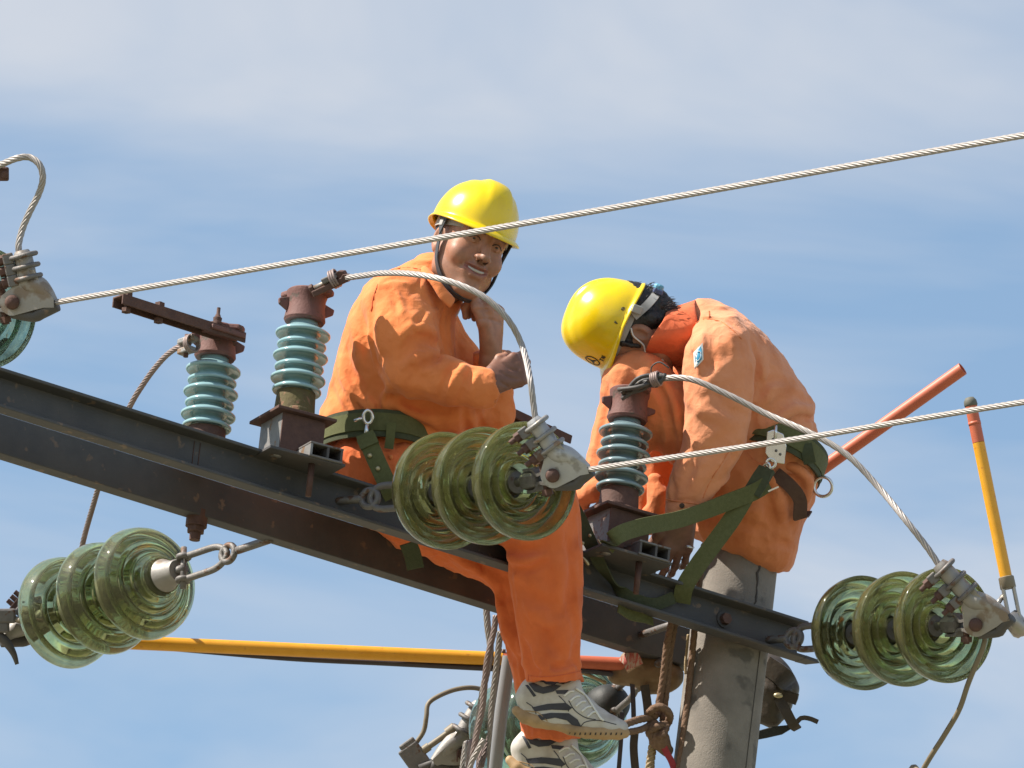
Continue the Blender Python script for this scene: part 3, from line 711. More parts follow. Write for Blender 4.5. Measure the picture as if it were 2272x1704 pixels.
# hook head of the upright stick
o = W(*hb); g = mat('tool_steel', (.34, .31, .28), (.42, .39, .36), rough=.35, metal=.7, scale=30)
hd = obj('ferrule', lathe([(.0160, -.012), (.0190, -.010), (.0195, .016), (.0180, .018)], o, zS, 24), M_tail, tS, smooth='auto')
for q in (-1, 1): obj('jaw_plate', box(o+zS*.055+CR*.013*q, CR*.0045, nrm(np.cross(CR, zS))*.012, zS*.045), g, tS, smooth=False, bevel=.003)
obj('hook', tube(spline([o+zS*.085-CR*.014, o+zS*.118-CR*.010, o+zS*.128+CR*.010, o+zS*.112+CR*.026, o+zS*.095+CR*.026], n=20), .009, 12), g, tS)
obj('clamp_screw', tube([o+zS*.035-CR*.016, o+zS*.075-CR*.050], .006, 10), g, tS)
obj('lug', lathe([(.018, -.03), (.024, -.02), (.024, .02), (.017, .03)], W(2255, 1385, d3+.04), nrm(CR*.6-CU*.8), 12), g, tS, smooth='auto')
# horizontal stick
dl = PX(cS1)[2]+.35
ha = W(1385, 1474, db+.05); hbp = W(296, 1426, dl-.12)
tS, zS = stick(ha, W(250, 1424, dl-.10), .0172, .238, 'long yellow hot stick lying level below the cross-arm')
tag(obj('earth_cable', tube(spline([ha+V(0, 0, -.030)+CF*.01, W(1290, 1487, db+.04), W(1120, 1484, db+.03), W(860, 1471, (db+dl)/2), W(640, 1460, dl-.05), W(380, 1438, dl-.08)], n=60), .0075, 10), M_blk), 'black earthing cable under the level hot stick', 'cable')

# left end of the level stick: clamp head on the far conductor
o = W(10, 1372, dl)
hd = thing('earth_clamp', o, 'brown earthing clamp at the lower left edge of the photo', 'earth clamp')
obj('body', join(box(o+CR*.0+CU*.006, CR*.028, CU*.018, CF*.018), box(o-CR*.012-CU*.022, CR*.024, CU*.014, CF*.015)), M_galvdark, hd, smooth=False, bevel=.005)
obj('rod', tube([o+CR*.02, W(60, 1380, dl-.03)], .008, 12), M_tail, hd)
obj('tail', tube(spline([W(-8, 1405, dl), W(14, 1425, dl), W(30, 1450, dl), W(38, 1474, dl)], n=20), [.012]*6+list(np.linspace(.012, .005, 14)), 12), M_steel, hd)
cl1 = clamp((92, 1378, dl+.06), (88, 1352), (8, 1416), M_alud, 'pale strain clamp behind the lower left insulator string')
wire('conductor', [W(14, 1414, dl+.05), W(-60, 1450, dl+.12), W(-300, 1560, dl+.4)], .0079, M_wire, 'bare conductor end leaving at the lower left edge', group='stranded conductors')
tag(obj('bent_wire', tube(spline([W(62, 1395, dl+.0), W(65, 1380, dl+.0), W(71, 1372, dl+.0)], n=8), .003, 8), M_rust), 'tiny rusty split pin at the lower left clamp', 'pin')

# clamp and earthing head behind the sneakers
d5 = PX(cS4+RDn*(.127*2+.12))[2]
cl4 = clamp((1030, 1672, d5), (1066, 1560), (962, 1690), M_alud, 'pale strain clamp behind the down-leads at the bottom', flip=-1)
o = W(920, 1680, d5)
hd = thing('earth_clamp', o, 'brown earthing clamp with screw at the bottom left of the down-leads', 'earth clamp')
zc = nrm(W(1000, 1622, d5)-W(930, 1672, d5)); sc2 = nrm(np.cross(zc, CF))
obj('body', join(box(o, zc*.028, sc2*.034, CF*.02), box(o-CR*.016+CU*.030, zc*.022, sc2*.012, CF*.018)), M_galvdark, hd, smooth=False, bevel=.004)
obj('screw', lathe([(.011, 0), (.011, .02), (.008, .02), (.008, .075), (.014, .075), (.015, .10), (.010, .105), (.0005, .106)], W(938, 1666, d5-.01), zc, 16), M_tail, hd, smooth='auto')
obj('handle', tube([W(930, 1704, d5-.02), W(990, 1682, d5-.02)], .010, 12), M_steel, hd)
wire2 = tag(obj('earth_cable', tube(spline(pxpath([(922, 1650, d5), (940, 1622, d5), (946, 1590, d5), (950, 1562, d5+.01), (972, 1545, d5+.02), (1010, 1530, d5+.04), (1050, 1526, d5+.06), (1090, 1536, d5+.1)]), n=50), .0062, 12), M_tail), 'tan earthing cable curving up from the bottom clamp', 'cable')
tag(obj('split_pin', tube(spline(pxpath([(1014, 1690, d5-.04), (1016, 1668, d5-.04), (1022, 1664, d5-.04), (1025, 1690, d5-.04)]), n=14), .0022, 6), M_rust), 'thin split pin on the bottom clamp', 'pin')
# rusty bar behind the smiling worker
b0, b1 = W(1085, 888, -.32), W(1260, 970, -.20)
bar2 = tag(obj('rusty_bar', bar_channel(b0, b1, .02, .022), M_rust, smooth=False, bevel=.0015), 'rusty channel bar just showing behind the smiling worker\'s elbow', 'steel bar')

# ================================================================== sculpting: distance fields meshed with surface nets
class Field:
    """axes right / up / away (see A); bounds given as photo pixels + depth"""
    def __init__(s, x0, x1, y0, y1, d0, d1, h):
        lo, hi = A(x0, y1, d0), A(x1, y0, d1)
        lo = np.minimum(lo, A(x0, y1, d1)); hi = np.maximum(hi, A(x1, y0, d0))
        s.h = h; s.lo = lo; s.n = np.ceil((hi-lo)/h).astype(int)+1
        s.f = np.full(s.n, .2, np.float32)
        s.ax = [(lo[k]+np.arange(s.n[k])*h).astype(np.float32) for k in range(3)]
    def sub(s, lo, hi):
        i = np.clip(np.floor((np.asarray(lo)-s.lo)/s.h).astype(int), 0, s.n); j = np.clip(np.ceil((np.asarray(hi)-s.lo)/s.h).astype(int)+1, 0, s.n)
        if np.any(j <= i): return None, None
        sl = tuple(slice(a, b) for a, b in zip(i, j))
        g = (s.ax[0][sl[0]][:, None, None], s.ax[1][sl[1]][None, :, None], s.ax[2][sl[2]][None, None, :])
        return sl, g
    def put(s, sl, d, k, op):
        a = s.f[sl]
        if op == 'u':
            if k > 0:
                h = np.maximum(k-np.abs(a-d), 0); s.f[sl] = np.minimum(a, d)-h*h/(4*k)
            else: s.f[sl] = np.minimum(a, d)
        else:
            d = -d
            if k > 0:
                h = np.maximum(k-np.abs(a-d), 0); s.f[sl] = np.maximum(a, d)+h*h/(4*k)
            else: s.f[sl] = np.maximum(a, d)
    def cone(s, a, b, ra, rb, k=.02, op='u', squash=None):
        a, b = np.asarray(a, float), np.asarray(b, float); r = max(ra, rb)+k+.02
        if squash is not None: r *= max(1, squash[1])
        sl, g = s.sub(np.minimum(a, b)-r, np.maximum(a, b)+r)
        if sl is None: return
        ba = b-a; q = [g[i]-a[i] for i in range(3)]; f = 1.0
        if squash is not None:
            u, sq = nrm(squash[0]), squash[1]; f = min(sq, 1.0)
            du = (q[0]*u[0]+q[1]*u[1]+q[2]*u[2])*(1/sq-1); q = [q[i]+du*u[i] for i in range(3)]
            ba = ba+u*(ba@u)*(1/sq-1)
        L = max(ba@ba, 1e-12); t = np.clip((q[0]*ba[0]+q[1]*ba[1]+q[2]*ba[2])/L, 0, 1)
        d = np.sqrt((q[0]-t*ba[0])**2+(q[1]-t*ba[1])**2+(q[2]-t*ba[2])**2)-(ra+(rb-ra)*t)
        s.put(sl, (d*f).astype(np.float32), k, op)
    def chain(s, pts, rs, k=.02, **kw):
        for i in range(len(pts)-1): s.cone(pts[i], pts[i+1], rs[i], rs[i+1], k, **kw)
    def ell(s, c, r, R=None, k=.02, op='u'):
        c = np.asarray(c, float); r = np.asarray(r, float); R = np.eye(3) if R is None else R; m = r.max()+k+.02
        sl, g = s.sub(c-m, c+m)
        if sl is None: return
        q = [g[i]-c[i] for i in range(3)]
        l = [q[0]*R[0, j]+q[1]*R[1, j]+q[2]*R[2, j] for j in range(3)]
        k0 = np.sqrt(sum((l[j]/r[j])**2 for j in range(3))); k1 = np.sqrt(sum((l[j]/r[j]**2)**2 for j in range(3)))+1e-6
        s.put(sl, (k0*(k0-1)/k1).astype(np.float32), k, op)
    def loft(s, rows, k=.02, axis='y', e=2.2, op='u', dref=None):
        """rows: (pixel along axis, pixel edge 1, pixel edge 2, depth, half depth)"""
        rows = sorted(rows); P = []
        for t, e1, e2, zc, zr in rows:
            if axis == 'y': p, q = A(e1, t, zc), A(e2, t, zc); P.append((p[1], (p[0]+q[0])/2, abs(q[0]-p[0])/2, zc, zr))
            else: p, q = A(t, e1, zc), A(t, e2, zc); P.append((p[0], (p[1]+q[1])/2, abs(q[1]-p[1])/2, zc, zr))
        P = np.array(sorted(P)); t = P[:, 0]
        m = k+.03; a0, a1 = t[0]-.01, t[-1]+.01
        c, r, zc, zr = P[:, 1], P[:, 2], P[:, 3], P[:, 4]
        if axis == 'y': sl, g = s.sub((min(c-r)-m, a0, min(zc-zr)-m), (max(c+r)+m, a1, max(zc+zr)+m)); T, X = g[1], g[0]
        else: sl, g = s.sub((a0, min(c-r)-m, min(zc-zr)-m), (a1, max(c+r)+m, max(zc+zr)+m)); T, X = g[0], g[1]
        if sl is None: return
        tt = T.ravel()
        # smooth interpolation of the rows
        def ip(v):
            q = np.interp(tt, t, v)
            kk = max(1, int(.02/s.h)); pad = np.pad(q, kk, mode='edge'); w = np.hanning(2*kk+3)[1:-1]; w /= w.sum()
            return np.convolve(pad, w, 'same')[kk:-kk].reshape(T.shape).astype(np.float32)
        C, Rr, Z, Zr = ip(c), ip(r), ip(zc), ip(zr)
        u = np.abs((X-C)/Rr)**e; v = np.abs((g[2]-Z)/Zr)**e
        d = ((u+v)**(1/e)-1)*np.minimum(Rr, Zr)
        dt = np.maximum(T-t[-1], t[0]-T)
        d = np.maximum(d, dt)
        s.put(sl, d.astype(np.float32), k, op)
    def depthmap(s):
        ins = s.f < 0; i = np.argmax(ins, 2); any_ = ins.any(2)
        i0 = np.clip(i-1, 0, None); I, J = np.indices(i.shape)
        a, b = s.f[I, J, i0], s.f[I, J, i]; t = np.where(b != a, a/(a-b+1e-9), 0); t = np.clip(t, 0, 1)
        z = s.lo[2]+(i0+t)*s.h
        return np.where(any_, z, np.nan)
    def surf(s, dm, px, py, dguess):
        z = dguess
        for _ in range(3):
            p = A(px, py, z); i = (p[:2]-s.lo[:2])/s.h
            a = np.clip(np.round(i).astype(int), 0, s.n[:2]-1)
            zz = dm[a[0], a[1]]
            if np.isnan(zz):
                w = dm[max(a[0]-4, 0):a[0]+5, max(a[1]-4, 0):a[1]+5]
                zz = np.nanmean(w) if np.isfinite(w).any() else z
            z = float(zz)
        return z
    def folds(s, L, dguess):
        """L: list of (pixel path, half width m, amount m); amount > 0 cuts in, < 0 stands proud"""
        dm = s.depthmap(); cut = np.zeros(s.n, np.float32); add = np.zeros(s.n, np.float32)
        for path, r, amt in L:
            q = spline([(x, y) for x, y in path], step=12) if len(path) > 2 else np.array(path, float)
            P = np.array([A(x, y, 0) for x, y in q])
            for i, (x, y) in enumerate(q):
                z = s.surf(dm, x, y, dguess); P[i] = A(x, y, z)
            # smooth the depth so the fold glides over the surface
            if len(P) > 3: P[1:-1, 2] = (P[:-2, 2]+P[1:-1, 2]*2+P[2:, 2])/4
            tgt = cut if amt > 0 else add; n = len(P)-1
            for i in range(n):
                a, b = P[i], P[i+1]; m = r*2.4+s.h
                sl, g = s.sub(np.minimum(a, b)-m, np.maximum(a, b)+m)
                if sl is None: continue
                ba = b-a; Ln = max(ba@ba, 1e-12); q3 = [g[j]-a[j] for j in range(3)]
                t = np.clip((q3[0]*ba[0]+q3[1]*ba[1]+q3[2]*ba[2])/Ln, 0, 1)
                d2 = sum((q3[j]-t*ba[j])**2 for j in range(3))
                fade = np.sin(pi*np.clip((i+t+.35)/(n+.7), 0, 1))**.5
                w = abs(amt)*fade*np.maximum(0, 1-np.sqrt(d2)/(1.75*r))**1.5
                tgt[sl] = np.maximum(tgt[sl], w.astype(np.float32))
        s.f += cut-add
    def wrinkle(s, amp, freq, seed, n=7, stretch=(1, 1, 1), sharp=True):
        rg = np.random.RandomState(seed); I = np.nonzero(np.abs(s.f) < .03)
        p = np.stack([s.ax[k][I[k]] for k in range(3)], 1)*np.asarray(stretch, np.float32)
        w = np.zeros(len(p), np.float32)
        warp = np.stack([np.sin(p@rg.randn(3).astype(np.float32)*freq*.45+rg.rand()*6) for _ in range(3)], 1)*(.55/freq)
        p = p+warp
        for k in range(n):
            d = nrm(rg.randn(3)).astype(np.float32); f = freq*(.6+1.2*rg.rand())
            c = np.cos(p@d*f+rg.rand()*6.28)
            w += ((1-np.abs(c))*2-.73 if sharp else c)*(freq/f)
        s.f[I] += amp*w/n
    def mesh(s):
        f = s.f; h = s.h; sg = f < 0
        # cells with a sign change
        c = np.zeros(np.array(f.shape)-1, np.uint8)
        for i in (0, 1):
            for j in (0, 1):
                for k in (0, 1): c += sg[i:f.shape[0]-1+i, j:f.shape[1]-1+j, k:f.shape[2]-1+k]
        act = np.argwhere((c > 0) & (c < 8)); idx = -np.ones(c.shape, np.int32); idx[tuple(act.T)] = np.arange(len(act))
        acc = np.zeros((len(act), 3)); cnt = np.zeros(len(act))
        cor = [(i, j, k) for i in (0, 1) for j in (0, 1) for k in (0, 1)]
        val = {q: f[act[:, 0]+q[0], act[:, 1]+q[1], act[:, 2]+q[2]] for q in cor}
        for q in cor:
            for ax in range(3):
                if q[ax] == 0:
                    r = list(q); r[ax] = 1; r = tuple(r); a, b = val[q], val[r]; m = (a < 0) != (b < 0)
                    t = np.where(m, a/(a-b+1e-12), 0); pt = np.tile(np.array(q, float), (len(act), 1)); pt[:, ax] = t
                    acc[m] += pt[m]; cnt[m] += 1
        v = s.lo+(act+acc/np.maximum(cnt, 1)[:, None])*h
        quads = []
        for ax in range(3):
            o1, o2 = (ax+1) % 3, (ax+2) % 3
            sl0 = [slice(None)]*3; sl1 = [slice(None)]*3; sl0[ax] = slice(0, -1); sl1[ax] = slice(1, None)
            m = sg[tuple(sl0)] != sg[tuple(sl1)]; e = np.argwhere(m)
            ok = (e[:, o1] > 0) & (e[:, o2] > 0) & (e[:, o1] < f.shape[o1]-1) & (e[:, o2] < f.shape[o2]-1); e = e[ok]
            neg = sg[tuple(e.T)]
            def cell(d1, d2):
                q = e.copy(); q[:, o1] -= d1; q[:, o2] -= d2; return idx[tuple(q.T)]
            Q = np.stack([cell(0, 0), cell(1, 0), cell(1, 1), cell(0, 1)], 1)
            Q[~neg] = Q[~neg][:, ::-1]; quads.append(Q)
        F = np.concatenate(quads)[:, ::-1]     # the right/up/away frame is left-handed
        return A2W(v), F
def smooth_mesh(m, it=2, lam=.5):
    v, F = m; v = v.copy(); n = len(v)
    a = np.concatenate([F[:, i] for i in range(4)]); b = np.concatenate([F[:, (i+1) % 4] for i in range(4)])
    for _ in range(it):
        acc = np.zeros_like(v); cnt = np.zeros(n)
        for x, y in ((a, b), (b, a)):
            for k in range(3): acc[:, k] += np.bincount(x, v[y, k], n)
            cnt += np.bincount(x, minlength=n)
        v += lam*(acc/np.maximum(cnt, 1)[:, None]-v)
    return v, F
from mathutils.geometry import delaunay_2d_cdt
def decal(field, poly, dguess, off=.0015, step=4.0, dm=None):
    """sheet that lies on the visible surface of a field, outlined in photo pixels"""
    dm = field.depthmap() if dm is None else dm
    q = []
    for i in range(len(poly)):
        a, b = np.array(poly[i], float), np.array(poly[(i+1) % len(poly)], float)
        n = max(1, int(np.linalg.norm(b-a)/step))
        q += [tuple(a+(b-a)*t/n) for t in range(n)]
    nb = len(q); pl = np.array(q)
    def inside(x, y):
        c = False; j = nb-1
        for i in range(nb):
            if (pl[i, 1] > y) != (pl[j, 1] > y) and x < (pl[j, 0]-pl[i, 0])*(y-pl[i, 1])/(pl[j, 1]-pl[i, 1])+pl[i, 0]: c = not c
            j = i
        return c
    for x in np.arange(pl[:, 0].min()+step*.7, pl[:, 0].max(), step):
        for y in np.arange(pl[:, 1].min()+step*.7, pl[:, 1].max(), step):
            if inside(x, y) and np.min(np.hypot(pl[:, 0]-x, pl[:, 1]-y)) > step*.6: q.append((x, y))
    r = delaunay_2d_cdt([Vector(p) for p in q], [], [list(range(nb))], 1, 1e-4)
    P2 = np.array([tuple(p) for p in r[0]]); vs = []
    for x, y in P2: vs.append(W(x, y, field.surf(dm, x, y, dguess)-off))
    fs = []
    V3 = np.array(vs)
    for t in r[2]:
        n_ = np.cross(V3[t[1]]-V3[t[0]], V3[t[2]]-V3[t[0]])
        fs.append(tuple(t) if n_@CF < 0 else tuple(t)[::-1])
    return V3, fs
def rotm(yaw, pitch, roll):
    """columns: head axes (person's left as seen facing us = +x, up, forward) in right/up/towards-viewer"""
    cy, sy, cp, sp, cr, sr = cos(yaw), sin(yaw), cos(pitch), sin(pitch), cos(roll), sin(roll)
    Ry = np.array([[cy, 0, sy], [0, 1, 0], [-sy, 0, cy]]); Rx = np.array([[1, 0, 0], [0, cp, sp], [0, -sp, cp]])
    Rz = np.array([[cr, sr, 0], [-sr, cr, 0], [0, 0, 1]])
    return Rz@Rx@Ry
FLIP = np.diag([1., 1., -1.])
class Head:
    def __init__(s, px, py, d, R, scale):
        s.c = A(px, py, d); s.R = FLIP@R; s.s = scale
    def __call__(s, x, y, z): return s.c+s.R@(V(x, y, z)*s.s)
    def inv(s, a): return ((np.asarray(a)-s.c)@s.R)/s.s
def sculpt_head(F, H, smile=0.0):
    q = H.s; R = H.R
    def E(c, r, k=.02, op='u'): F.ell(H(*c), np.array(r)*q, R, k*q, op)
    def C(a, b, ra, rb, k=.015, op='u'): F.cone(H(*a), H(*b), ra*q, rb*q, k*q, op)
    E((0, .038, -.014), (.077, .084, .098), 0)
    E((0, -.022, .030), (.068, .088, .060), .03)
    E((0, .045, .045), (.062, .045, .046), .03)
    for s in (-1, 1):
        C((s*.058, -.030, .0), (s*.050, -.068, .012), .018, .017, .03)
        C((s*.052, -.068, .012), (s*.016, -.104, .066), .019, .017, .03)
        E((s*.045, -.022, .060), (.024, .019, .022), .022)
        C((s*.018, .033, .089), (s*.048, .034, .070), .009, .008, .014)        # brow
    E((0, -.100, .072), (.021, .018, .019), .02)
    for s in (-1, 1): E((s*.033, .014, .096), (.017, .011, .016), .014, 's')   # sockets
    for s in (-1, 1):
        E((s*.032, .014, .075), (.0165, .0105, .0135), .004)                     # lids
        C((s*.017, .019, .0865), (s*.032, .0225, .0895), .0030, .0032, .004)
        C((s*.032, .0225, .0895), (s*.047, .016, .080), .0032, .0028, .004)
        C((s*.017, .010, .0855), (s*.032, .006, .0875), .0026, .0026, .004)
        C((s*.032, .006, .0875), (s*.046, .012, .079), .0026, .0024, .004)
    C((0, .030, .086), (0, -.004, .101), .0080, .0095, .012)                   # nose
    C((0, -.004, .101), (0, -.023, .1125), .0095, .0125, .008)
    for s in (-1, 1):
        E((s*.0135, -.027, .101), (.0095, .0085, .0115), .007)
        C((s*.0065, -.036, .109), (s*.009, -.032, .098), .0038, .0045, .003, 's')
    w = .023+.007*smile; up = .006*smile
    E((0, -.058, .080), (.032, .024, .018), .02)                               # muzzle
    if smile:
        for s in (-1, 1):
            E((s*.043, -.033, .066), (.018, .016, .017), .018)                  # raised cheeks
            C((s*.020, -.032, .100), (s*.038, -.056, .082), .0035, .004, .007, 's')
    o = .0042*smile
    for s in (-1, 1):
        C((s*w, -.056+up, .082), (s*.009, -.0515+o, .0955), .0035, .0058, .006)
        C((s*.009, -.0515+o, .0955), (0, -.0525+o, .0965), .0058, .0052, .006)
        C((s*w, -.057+up, .082), (s*.010, -.0645-o, .094), .0035, .0062, .006)
        C((s*.010, -.0645-o, .094), (0, -.0650-o, .0945), .0062, .0062, .006)
        C((s*(w+.001), -.0565+up, .086), (0, -.0583, .103), .0016+.0022*smile, .0030+.0040*smile, .003, 's')
        # ears
        E((s*.077, -.004, -.012), (.011, .031, .020), .008)
        E((s*.086, -.001, -.006), (.007, .019, .010), .006, 's')
        E((s*.078, -.030, -.006), (.007, .010, .009), .006)
def sculpt_hand(F, w, d, n, s, q, curl, spread=0.06, thumb=None, k=.006):
    """w wrist (field axes), d towards knuckles, n out of the back of the hand, s towards the thumb; curl: 4 x 3 bend angles"""
    d, n = nrm(d), np.asarray(n, float); n = nrm(n-d*(n@d)); s0 = np.asarray(s, float); s_ = nrm(s0-d*(s0@d)-n*(s0@n))
    off = [.030, .010, -.010, -.029]; lp = [.086, .088, .083, .076]
    segs = [(.043, .026, .020), (.047, .029, .021), (.043, .027, .020), (.034, .021, .018)]
    rad = [(.0098, .0088, .0080, .0068), (.0100, .0090, .0082, .0070), (.0096, .0086, .0078, .0066), (.0088, .0078, .0070, .0060)]
    F.cone(w-d*.02*q, w+d*.03*q, .024*q, .026*q, .015*q, squash=(n, .72))
    for i in range(4):
        base = w+(d*lp[i]+s_*off[i])*q; st = w+(d*.012+s_*off[i]*.55)*q
        F.cone(st, base, .016*q, .0118*q, .012*q, squash=(n, .85))
        p = base; a = 0.0; dirv = nrm(d+s_*off[i]/.03*spread)
        for j in range(3):
            a += curl[i][j]
            v = dirv*cos(a)-n*sin(a); p2 = p+v*segs[i][j]*q
            F.cone(p, p2, rad[i][j]*q, rad[i][j+1]*q, k*q); p = p2
    th = thumb if thumb is not None else [(.55, .75, -.25), (.80, .42, -.45), (.85, .1, -.5)]
    p = w+(d*.022+s_*.022)*q; L = (.042, .034, .027); R = (.0155, .0125, .0108, .0088)
    for j in range(3):
        v = nrm(d*th[j][0]+s_*th[j][1]+n*th[j][2]); p2 = p+v*L[j]*q
        F.cone(p, p2, R[j]*q, R[j+1]*q, .008*q); p = p2
# ------------------------------------------------------------------ helmet in head axes
def helmet_mesh(H, peak=.020, brim=.009, n=96, m=34, ht=.126):
    vs, fs = [], []
    a, c, yr = .102, .114, .048
    for j in range(m+1):
        t = j/m
        for i in range(n):
            th = 2*pi*i/n; sx, cz = sin(th), cos(th)
            if t < .16:      # brim from the outer edge inward
                u = t/.16; f = max(0, cz)**1.6
                ext = (brim+peak*f)*(1-u); r = 1.0
                x, z = (a+ext*.9)*sx, (c+ext)*cz
                y = yr-(.012*f+.004)*(1-u)**1.3 - .016*max(0, -cz)**2*(1-u*.3) + .004*(1-abs(cz))
                if u < .35: y -= .003*(1-u/.35)
            else:
                u = (t-.16)/.84; phi = u*pi/2
                ex = .80-.22*max(0, cz)**2; rr = cos(phi)**ex; hh = sin(phi)**.95
                x, z = a*sx*rr, c*cz*rr; y = yr+ht*hh - .016*max(0, -cz)**2*(1-u)*.7 + .004*(1-abs(cz))*(1-u)
                # raised crown: centre rib that spreads forward in a V, plus two side steps
                lat = abs(x); zz = z/c
                rib = .0075*math.exp(-(max(0, lat-.012-.020*max(0, zz))/.008)**2)*min(1, max(0, (y-yr-.030)/.03))
                y += rib
                st = .003*(1/(1+math.exp(-(lat-.052-.01*zz)/.003)))*min(1, max(0, (y-yr-.02)/.03)); y -= st
            vs.append(A2W(H(x, y, z-.006)))
    for j in range(m):
        for i in range(n):
            k = (i+1) % n; fs.append((j*n+i, j*n+k, (j+1)*n+k, (j+1)*n+i))
    fs.append(tuple(m*n+i for i in range(n)))
    v = np.array(vs)
    # make normals point out
    f0 = fs[(m//2)*n]; nn = np.cross(v[f0[1]]-v[f0[0]], v[f0[2]]-v[f0[0]])
    if nn@(v[f0[0]]-A2W(H(0, .05, 0))) < 0: fs = [f[::-1] for f in fs]
    return v, fs
def Hpts(H, l): return [A2W(H(*p)) for p in l]

# ================================================================== cloth, skin and gear materials
def cloth(name, c1, c2, dirt, seed=0.0, rough=.85):
    m = mat(name, c1, c2, rough=rough, scale=14, spec=.15, c3=dirt, c3_scale=9, sheen=.12)
    t = m.node_tree; p = [x for x in t.nodes if x.type == 'BSDF_PRINCIPLED'][0]; L = t.links.new
    tcn = [x for x in t.nodes if x.type == 'TEX_COORD'][0]
    a = t.nodes.new('ShaderNodeTexNoise'); a.inputs['Scale'].default_value = 42; a.inputs['Detail'].default_value = 4; a.inputs['Distortion'].default_value = .8
    b = t.nodes.new('ShaderNodeTexNoise'); b.inputs['Scale'].default_value = 700; b.inputs['Detail'].default_value = 2
    L(tcn.outputs['Object'], a.inputs['Vector']); L(tcn.outputs['Object'], b.inputs['Vector'])
    wv = t.nodes.new('ShaderNodeTexNoise'); wv.inputs['Scale'].default_value = 7; wv.inputs['Detail'].default_value = 3; L(tcn.outputs['Object'], wv.inputs['Vector'])
    mxv = t.nodes.new('ShaderNodeMix'); mxv.data_type = 'VECTOR'; mxv.inputs[0].default_value = .16; L(tcn.outputs['Object'], mxv.inputs[4]); L(wv.outputs['Color'], mxv.inputs[5])
    vo = t.nodes.new('ShaderNodeTexVoronoi'); vo.feature = 'F1'; vo.inputs['Scale'].default_value = 15; vo.inputs['Detail'].default_value = 1.2; vo.inputs['Roughness'].default_value = .45
    L(mxv.outputs[1], vo.inputs['Vector'])
    bv = t.nodes.new('ShaderNodeBump'); bv.inputs['Strength'].default_value = .38; bv.inputs['Distance'].default_value = .016; L(vo.outputs['Distance'], bv.inputs['Height'])
    mu = t.nodes.new('ShaderNodeMath'); mu.operation = 'MULTIPLY_ADD'; mu.inputs[1].default_value = .16
    L(b.outputs['Fac'], mu.inputs[0]); L(a.outputs['Fac'], mu.inputs[2])
    bu = t.nodes.new('ShaderNodeBump'); bu.inputs['Strength'].default_value = .42; bu.inputs['Distance'].default_value = .006
    L(mu.outputs[0], bu.inputs['Height']); L(bv.outputs[0], bu.inputs['Normal']); L(bu.outputs[0], p.inputs['Normal'])
    return m
M_or1 = cloth('orange_cotton', (.74, .215, .068), (.82, .265, .09), (.64, .175, .055))
M_or1t = cloth('orange_trouser_cotton', (.72, .165, .052), (.80, .20, .068), (.62, .135, .045))
M_or2 = cloth('faded_orange_cotton', (.70, .27, .135), (.77, .325, .175), (.62, .22, .10))
M_or2t = cloth('worn_orange_trouser_cotton', (.66, .215, .085), (.74, .265, .115), (.57, .175, .07))
M_collar = cloth('backlit_collar_orange', (.64, .13, .05), (.70, .16, .065), (.58, .115, .045))  # sunlight coming through the collar put into a redder orange; seams share it
M_hat = mat('yellow_helmet_plastic', (.80, .56, .0), (.83, .60, .004), rough=.27, scale=8, coat=.25, spots=(.60, .42, .04), spot_scale=90, spot_at=.70, c3=(.74, .51, .012), c3_scale=14)
M_hatin = mat('helmet_lining', (.32, .31, .30), (.40, .39, .37), rough=.7)
M_strapb = mat('black_chin_strap', (.035, .037, .042), (.05, .052, .058), rough=.6)
M_hair = mat('black_hair', (.010, .009, .009), (.022, .019, .018), rough=.42, scale=260, stretch=(1, 1, .15), bump=.6, bscale=500)
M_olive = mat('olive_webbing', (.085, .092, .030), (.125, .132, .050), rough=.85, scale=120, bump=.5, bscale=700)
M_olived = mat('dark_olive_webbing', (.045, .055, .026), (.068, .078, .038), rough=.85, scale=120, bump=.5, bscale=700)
M_chrome = mat('polished_steel', (.62, .62, .63), (.72, .72, .72), rough=.22, metal=.9, scale=40)
M_brass = mat('dull_brass', (.45, .38, .22), (.52, .45, .28), rough=.4, metal=.6)
M_shoe = mat('white_leather', (.48, .45, .42), (.58, .55, .51), rough=.55, scale=24, c3=(.40, .36, .32), c3_scale=22, bump=.1)
M_sole = mat('gum_sole', (.36, .22, .10), (.46, .31, .17), rough=.65, scale=26, c3=(.28, .18, .09), c3_scale=18)
M_navy = mat('navy_leather', (.022, .024, .04), (.04, .042, .06), rough=.5)
M_sock = mat('dark_sock', (.035, .025, .045), (.05, .035, .06), rough=.9)
M_button = mat('dark_button', (.04, .018, .012), rough=.4)
M_ink = mat('black_ink', (.02, .02, .02), rough=.5)
M_white = mat('white_fabric', (.70, .70, .68), (.76, .76, .74), rough=.8)
M_blue = mat('badge_blue', (.02, .22, .42), (.05, .36, .56), rough=.7, scale=160)
M_eye = mat('eye_white', (.40, .36, .33), rough=.2)
M_iris = mat('dark_iris', (.02, .012, .008), rough=.12)
M_teeth = mat('teeth', (.50, .45, .39), rough=.3)
M_lining = mat('blue_grey_headband', (.05, .07, .16), (.08, .10, .20), rough=.6)
M_knob = mat('sky_blue_knob', (.10, .30, .42), (.14, .36, .48), rough=.4)
M_maskc = mat('grey_white_mask', (.40, .39, .38), (.48, .47, .46), rough=.85)
